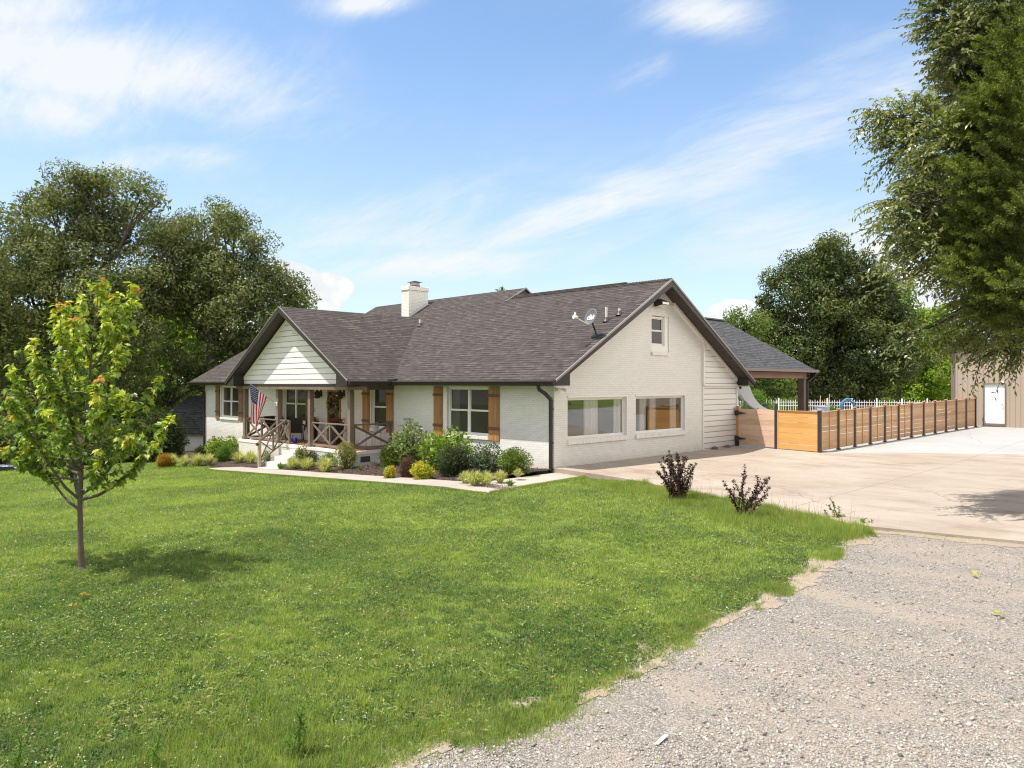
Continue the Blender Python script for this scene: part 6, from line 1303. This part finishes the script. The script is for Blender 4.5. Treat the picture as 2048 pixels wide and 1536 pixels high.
# --- purple leaved bushes and weeds on the bank
def stem_bush(name, px, py, stems, mt, lab, L, W, stem_m='twig', per=40, base_r=.10, leafy=(.12, 1), cat='shrub', dd=0):
    SN[0] += 1; rg = np.random.default_rng(500 + SN[0]); b = gp(px, py) + FW * dd; b[2] = float(G(b[0], b[1])); d = depth(b); t_ = empty(name, b, lab, cat); mb = MB(); P = []; O_ = []
    for (tx, ty, dz) in stems:
        e = cp(tx, ty, d + dz); a = b + np.r_[rg.normal(0, base_r, 2), 0]; m_ = a + (e - a) * .5 + (a - b) * .2 + rg.normal(0, .03, 3); pts = [a, (a + m_) / 2 + rg.normal(0, .01, 3), m_, (m_ + e) / 2 + rg.normal(0, .01, 3), e]; mb.tube(pts, [.010, .009, .007, .005, .002], 5, False); pa = np.array(pts)
        n_ = int(per * np.linalg.norm(e - a)); k = rg.uniform(leafy[0], leafy[1], n_) ** .8 * 4; i = np.minimum(k.astype(int), 3); q = pa[i] + (pa[i + 1] - pa[i]) * (k - i)[:, None]; P.append(q); O_.append(unit(np.cross(rg.normal(0, 1, (n_, 3)), e - a)) + unit(e - a) * .5)
    V, F = leafquads(np.concatenate(P), np.concatenate(O_), L, W, rg, .05, .3); nmesh('foliage', V, F, M[mt], t_); mb.build('stems', M[stem_m], t_); return t_
rgs = np.random.default_rng(9)
st = [(1330 + rgs.uniform(-14, 50) if 0 else x + rgs.uniform(-3, 3), y + rgs.uniform(-4, 8), rgs.uniform(-.35, .35)) for x, y in [(1318, 925), (1324, 912), (1333, 903), (1338, 900), (1345, 912), (1352, 906), (1358, 908), (1366, 906), (1372, 910), (1380, 922), (1386, 926), (1390, 928), (1316, 935), (1328, 930), (1340, 925), (1350, 930), (1362, 925), (1374, 932), (1384, 940), (1320, 950), (1378, 955), (1332, 915), (1368, 918), (1356, 915), (1325, 960), (1375, 965)]]
stem_bush('purple_bush', 1352, 1003, st, 's_purple', 'taller dense purple leaved bush at the edge of the driveway', .055, .028, per=120, base_r=.10)
st = [(x + rgs.uniform(-2, 2), y, rgs.uniform(-.25, .25)) for x, y in [(1489, 930), (1492, 945), (1447, 961), (1452, 972), (1465, 960), (1470, 975), (1512, 952), (1520, 958), (1532, 955), (1538, 954), (1540, 972), (1515, 968), (1537, 990), (1530, 995), (1500, 975), (1480, 985), (1460, 990), (1505, 990)]]
stem_bush('purple_bush', 1487, 1040, st, 's_purple', 'smaller sparse purple leaved bush with bare stems nearer the viewer', .055, .027, per=75, base_r=.07, leafy=(.30, 1))
# tall feathery weeds at the bottom edge and by the gravel
for k, (px, py, tops, lab) in enumerate([(592, 1520, [(612, 1400), (590, 1420), (578, 1440), (603, 1450), (570, 1480)], 'tallest feathery green weed at the bottom edge of the lawn'), (318, 1545, [(322, 1465), (312, 1490)], 'small feathery weed left of the tallest weed'), (32, 1560, [(35, 1470), (45, 1500), (20, 1510)], 'feathery weed in the bottom left corner')]):
    stem_bush('weed', px, py, [(a, b, 0) for a, b in tops], 's_fern', lab, .05, .006, 's_fern', per=260, base_r=.02, leafy=(.05, 1), cat='weed')
for k, (px, py, tops, mt, lab) in enumerate([(1668, 1040, [(1660, 995), (1655, 1010), (1675, 1012), (1690, 1030), (1650, 1020)], 's_box', 'leafy weed with a brownish tip where lawn meets driveway'), (1735, 1052, [(1730, 1037), (1745, 1040), (1722, 1040)], 's_box', 'low weed on the edge between gravel and driveway')]):
    stem_bush('weed', px, py, [(a, b, 0) for a, b in tops], mt, lab, .05, .018, 's_fern', per=160, base_r=.06, cat='weed')

# ================================================================== LAWN BLADES, CLOVER, STONES
WALKP = [[(-13.8, -4.24), (1.7, -4.24), (1.7, -3.1), (-13.8, -3.1)], [(.05, -4.24), (1.68, -4.24), (1.28, 0.0), (.05, 0)], [(-14.6, -3.6), (-14.5, -4.1), (-13.7, -4.2), (-13.7, -3)]]
SLABP = [(0.02, -0.02), (2.7, -0.45), (5.5, -1.35), (9.6, -2.85), (13.0, -2.2), (46, 4), (46, 60), (-14, 60), (-14, 10.2), (0.02, 8.0)]
HOUSEP = [(-24.7, 0), (0, 0), (0, 11), (-24.7, 11)]
def on_lawn(x, y, jt=(0, 0)):
    k = ~grav_in(x + jt[0], y + jt[1]) & ~inpoly(SLABP, x, y) & ~inpoly(HOUSEP, x, y) & ~inpoly(BED1, x, y) & ~inpoly(BED2, x, y)
    for w_ in WALKP: k &= ~inpoly(w_, x, y)
    return k
rg = np.random.default_rng(123)
def blades(x, y, h, wd, rg, lean=.55):
    n = len(x); th = rg.uniform(0, 2 * np.pi, n); ln = rg.uniform(.1, 1.0, n) * lean; z = G(x, y) - .004
    b = np.stack([x, y, z], -1); s = np.stack([np.cos(th), np.sin(th), 0 * th], -1) * (wd / 2)[:, None]; ph = th + np.pi / 2 + rg.normal(0, .6, n)
    t_ = b + np.stack([np.cos(ph) * ln * h, np.sin(ph) * ln * h, h * np.sqrt(np.clip(1 - ln * ln, .1, 1))], -1); return np.stack([b - s, b + s, t_], 1).reshape(-1, 3), np.arange(3 * n).reshape(-1, 3)
N = 1700000; u = rg.random(N); d = (4.3 ** -.45 + u * (36 ** -.45 - 4.3 ** -.45)) ** (1 / -.45); lat = rg.uniform(-.76, .62, N) * d
x = CAM[0] + FW[0] * d + RT[0] * lat; y = CAM[1] + FW[1] * d + RT[1] * lat; jj = rg.laplace(0, .09, (2, N)); k = on_lawn(x, y, (jj[0], jj[1])) & (rg.random(N) > .88 * ss((vnoise(x, y, 6.5, 2) * .6 + vnoise(x, y, 15, 3) * .4 - .50) / .16) * ss((22 - d) / 8)); x, y, d = x[k], y[k], d[k]
hn = vnoise(x, y, 1.3, 6) * .35 + vnoise(x, y, 4.5, 8) * .35 + vnoise(x, y, 12, 9) * .3; h = (.030 + .048 * hn) * rg.uniform(.5, 1.4, len(x)) * (1 + .2 * (d < 7)); wd = .0038 + .00085 * d
V, F = blades(x, y, h, wd, rg, .95); tag(nmesh('lawn_grass', V, F, M['grass']), kind='stuff')
# taller tufts along gravel edge, slab edge and round the bushes
def polyline_pts(P, n, w_, rg):
    P = np.array([p[:2] for p in P], float); L_ = np.linalg.norm(np.diff(P, axis=0), axis=1); c = np.r_[0, np.cumsum(L_)]; s = rg.random(n) * c[-1]; i = np.minimum(np.searchsorted(c, s) - 1, len(L_) - 1).clip(0); q = P[i] + (P[i + 1] - P[i]) * ((s - c[i]) / L_[i])[:, None]; return q + rg.normal(0, w_, (n, 2)), s
XS = []; YS_ = []; HS = []
q, s = polyline_pts(gb, 60000, .20, rg); m_ = vnoise(q[:, 0], q[:, 1], 2.5, 11); k = (m_ > .45) & ~grav_in(q[:, 0] - .14, q[:, 1] + .16); XS.append(q[k, 0]); YS_.append(q[k, 1]); HS.append(.04 + .10 * (m_[k] - .4))
bank = [(2.6, -.75), (4.2, -1.35), (5.6, -1.85), (7.5, -2.6), (9.3, -3.35), (9.9, -3.6)]
q, s = polyline_pts(bank, 60000, .40, rg); m_ = vnoise(q[:, 0], q[:, 1], 2.0, 12); k = on_lawn(q[:, 0], q[:, 1]); XS.append(q[k, 0]); YS_.append(q[k, 1]); HS.append(.055 + .25 * (m_[k] * .6 + .4 * vnoise(q[k, 0], q[k, 1], 6, 13)) ** 1.7 * ss((q[k, 0] - 1.5) / 3))
for px, py, n, w_ in ((1352, 1003, 4500, .28), (1487, 1040, 6500, .30), (1560, 1020, 9000, .45), (1420, 985, 6000, .5), (560, 1515, 3000, .4), (1640, 1040, 8000, .4), (440, 1520, 3000, .5)):
    p = gp(px, py); q = p[:2] + rg.normal(0, w_, (n, 2)); k = on_lawn(q[:, 0], q[:, 1]); XS.append(q[k, 0]); YS_.append(q[k, 1]); HS.append(np.full(k.sum(), .17 if py > 1015 and px > 1400 else .11) * rg.uniform(.6, 1.2, k.sum()))
# fringe over the walk edge
q = np.c_[rg.uniform(-14, 1.8, 26000), -4.25 - abs(rg.normal(0, .06, 26000))]; XS.append(q[:, 0]); YS_.append(q[:, 1]); HS.append(np.full(len(q), .06))
yy = rg.uniform(-4.2, -.2, 14000); XS.append(1.67 - .4 * (yy + 4.24) / 4.24 + abs(rg.normal(0, .08, 14000))); YS_.append(yy); HS.append(np.full(14000, .085))
x = np.concatenate(XS); y = np.concatenate(YS_); h = np.concatenate(HS) * rg.uniform(.7, 1.3, len(x)); V, F = blades(x, y, h, np.full(len(x), .008), rg, .6); tag(nmesh('tall_grass', V, F, M['tallgrass']), kind='stuff')
# dry seed stalks on the bank
q, s = polyline_pts(bank[1:], 170, .35, rg); V, F = blades(q[:, 0], q[:, 1], rg.uniform(.3, .62, 170), np.full(170, .007), rg, .4); tag(nmesh('seed_stalks', V, F, M['seed']), kind='stuff')
# broad leaved lawn weeds lying flat, mixed tones
n = 70000; d = 4.4 + 14 * rg.random(n) ** 1.2; lat = rg.uniform(-.74, .5, n) * d; x = CAM[0] + FW[0] * d + RT[0] * lat; y = CAM[1] + FW[1] * d + RT[1] * lat; k = on_lawn(x, y) & (vnoise(x, y, 2.4, 61) + rg.normal(0, .2, n) > .6); x, y, d = x[k], y[k], d[k]
V, F = leafquads(np.c_[x, y, G(x, y) + rg.uniform(.01, .05, len(x))], np.c_[rg.normal(0, 1, (len(x), 2)), rg.uniform(.0, .6, len(x))], .055, .018, rg, 0, .2); tag(nmesh('lawn_weeds', V, F, M['weedleaf']), kind='stuff')
# clover leaves and flower heads
n = 260000; d = 4.4 + 9 * rg.random(n) ** 1.3; lat = rg.uniform(-.74, .4, n) * d; x = CAM[0] + FW[0] * d + RT[0] * lat; y = CAM[1] + FW[1] * d + RT[1] * lat; k = on_lawn(x, y) & (vnoise(x, y, .9, 21) * .6 + vnoise(x, y, 3.1, 22) * .4 + rg.normal(0, .06, n) > .47); x, y = x[k], y[k]
P = np.c_[x, y, G(x, y) + rg.uniform(.012, .042, len(x))]; V, F = leafquads(P, np.c_[rg.normal(0, 1, (len(x), 2)), np.zeros(len(x))], .022, .020, rg, 0, .2); tag(nmesh('clover_leaves', V, F, grass_mat('clover_leaf', [(.06, .125, .035), (.095, .17, .045), (.14, .22, .06)])), kind='stuff')
def rocks(P, r, rg, squash=.6):
    n = len(P); o = np.array([[1, 0, 0], [-1, 0, 0], [0, 1, 0], [0, -1, 0], [0, 0, 1], [0, 0, -1]], float); V = o[None] * (r[:, None, None] * rg.uniform(.6, 1.3, (n, 6, 1))); V[:, :, 2] *= squash; a = rg.uniform(0, 2 * np.pi, n); c, s = np.cos(a)[:, None], np.sin(a)[:, None]
    X = V[:, :, 0] * c - V[:, :, 1] * s; Y = V[:, :, 0] * s + V[:, :, 1] * c; t1 = rg.normal(0, .35, (n, 1)); Z = V[:, :, 2] + X * t1; V = np.stack([X, Y, Z], -1) + P[:, None, :]
    f = np.array([[0, 2, 4], [2, 1, 4], [1, 3, 4], [3, 0, 4], [2, 0, 5], [1, 2, 5], [3, 1, 5], [0, 3, 5]]); return V.reshape(-1, 3), (f[None] + (np.arange(n) * 6)[:, None, None]).reshape(-1, 3)
n = 3200; d = 4.4 + 20 * rg.random(n) ** 1.5; lat = rg.uniform(-.74, .5, n) * d; x = CAM[0] + FW[0] * d + RT[0] * lat; y = CAM[1] + FW[1] * d + RT[1] * lat; k = on_lawn(x, y) & (vnoise(x, y, .6, 31) * .6 + vnoise(x, y, 2.3, 32) * .4 > .52); x, y, d = x[k], y[k], d[k]
V, F = rocks(np.c_[x, y, G(x, y) + .055], (.0060 + .0003 * d) * rg.uniform(.6, 1.2, len(x)), rg, 1.0); tag(nmesh('clover_flowers', V, F, M['clover']), kind='stuff')
n = 210000; u = rg.random(n); d = (4.3 ** -.5 + u * (17 ** -.5 - 4.3 ** -.5)) ** -2; lat = rg.uniform(-.5, .76, n) * d; x = CAM[0] + FW[0] * d + RT[0] * lat; y = CAM[1] + FW[1] * d + RT[1] * lat; jj = rg.laplace(0, .13, (2, n)); k = grav_in(x + jj[0], y + jj[1]) & ~inpoly(SLABP, x, y) & (vnoise(x, y, 1.1, 41) * .5 + vnoise(x, y, 3.5, 42) * .5 + rg.normal(0, .12, n) > .42); x, y, d = x[k], y[k], d[k]
r = rg.lognormal(math.log(.0062), .48, len(x)).clip(.003, .026) * (1 + .02 * d); V, F = rocks(np.c_[x, y, G(x, y) + .012 + r * .2], r, rg, .6); tag(nmesh('gravel_stones', V, F, M['stone']), kind='stuff')
# bare dirt strip between gravel and grass
gx = np.arange(0, 18, 0.05); gy = np.arange(-17, -1.0, 0.05); V, F = grid(gx, gy, lambda x, y: G(x, y) + 0.010); c = V[F].mean(1); near = np.zeros(len(c), bool)
for a, b in list(zip(gb, gb[1:])) + [(np.array([9.9, -3.0]), np.array([13.0, -2.3])), (np.array([13.0, -2.3]), np.array([18.0, -1.0])), (mbase[:2], mbase[:2] + .02)]:
    a, b = a[:2], b[:2]; t_ = (((c[:, :2] - a) @ (b - a)) / ((b - a) @ (b - a))).clip(0, 1); dd = np.linalg.norm(c[:, :2] - (a + (b - a) * t_[:, None]), axis=1); near |= dd < .06 + .34 * (vnoise(c[:, 0], c[:, 1], 2.3, 51) - .35) + .14 * (vnoise(c[:, 0], c[:, 1], 9, 52) - .3)
V[:, 2] += .008; tag(nmesh('dirt_verge', V, F[near & ~inpoly(SLABP, c[:, 0], c[:, 1])], M['dirt'], smooth=True), kind='structure')
# fallen leaves and the scrap on the gravel
for px, py, lab, c in ((140, 1219, 'two orange fallen leaves on the lawn near the maple', 'lf_mapler'), (163, 1200, 'orange fallen leaf on the lawn closest to the maple', 'lf_mapler'), (1040, 1258, 'dark red fallen leaf in the middle of the lawn', 's_red'), (1945, 1158, 'yellow leaf on the gravel farther from the viewer', 's_yel'), (1990, 1237, 'yellow leaf on the gravel nearest the right edge', 's_yel')):
    p = gp(px, py) + UP * .06; V, F = maple_leaves(np.array([p, p + RT * .05]), np.array([[1, 0, .6], [-1, .3, .6]]), .08, rg); tag(nmesh('fallen_leaf', V, F, M[c], origin=p), lab, 'leaf', 'fallen leaves')
p = gp(1323, 1488) + UP * .03; mb = MB(); mb.bar(p - RT * .05 - FW * .06, p + RT * .05 + FW * .06 + UP * .01, .03, .004); tag(mb.build('paper_scrap', M['white'], origin=p), 'small white scrap lying on the gravel drive', 'scrap')
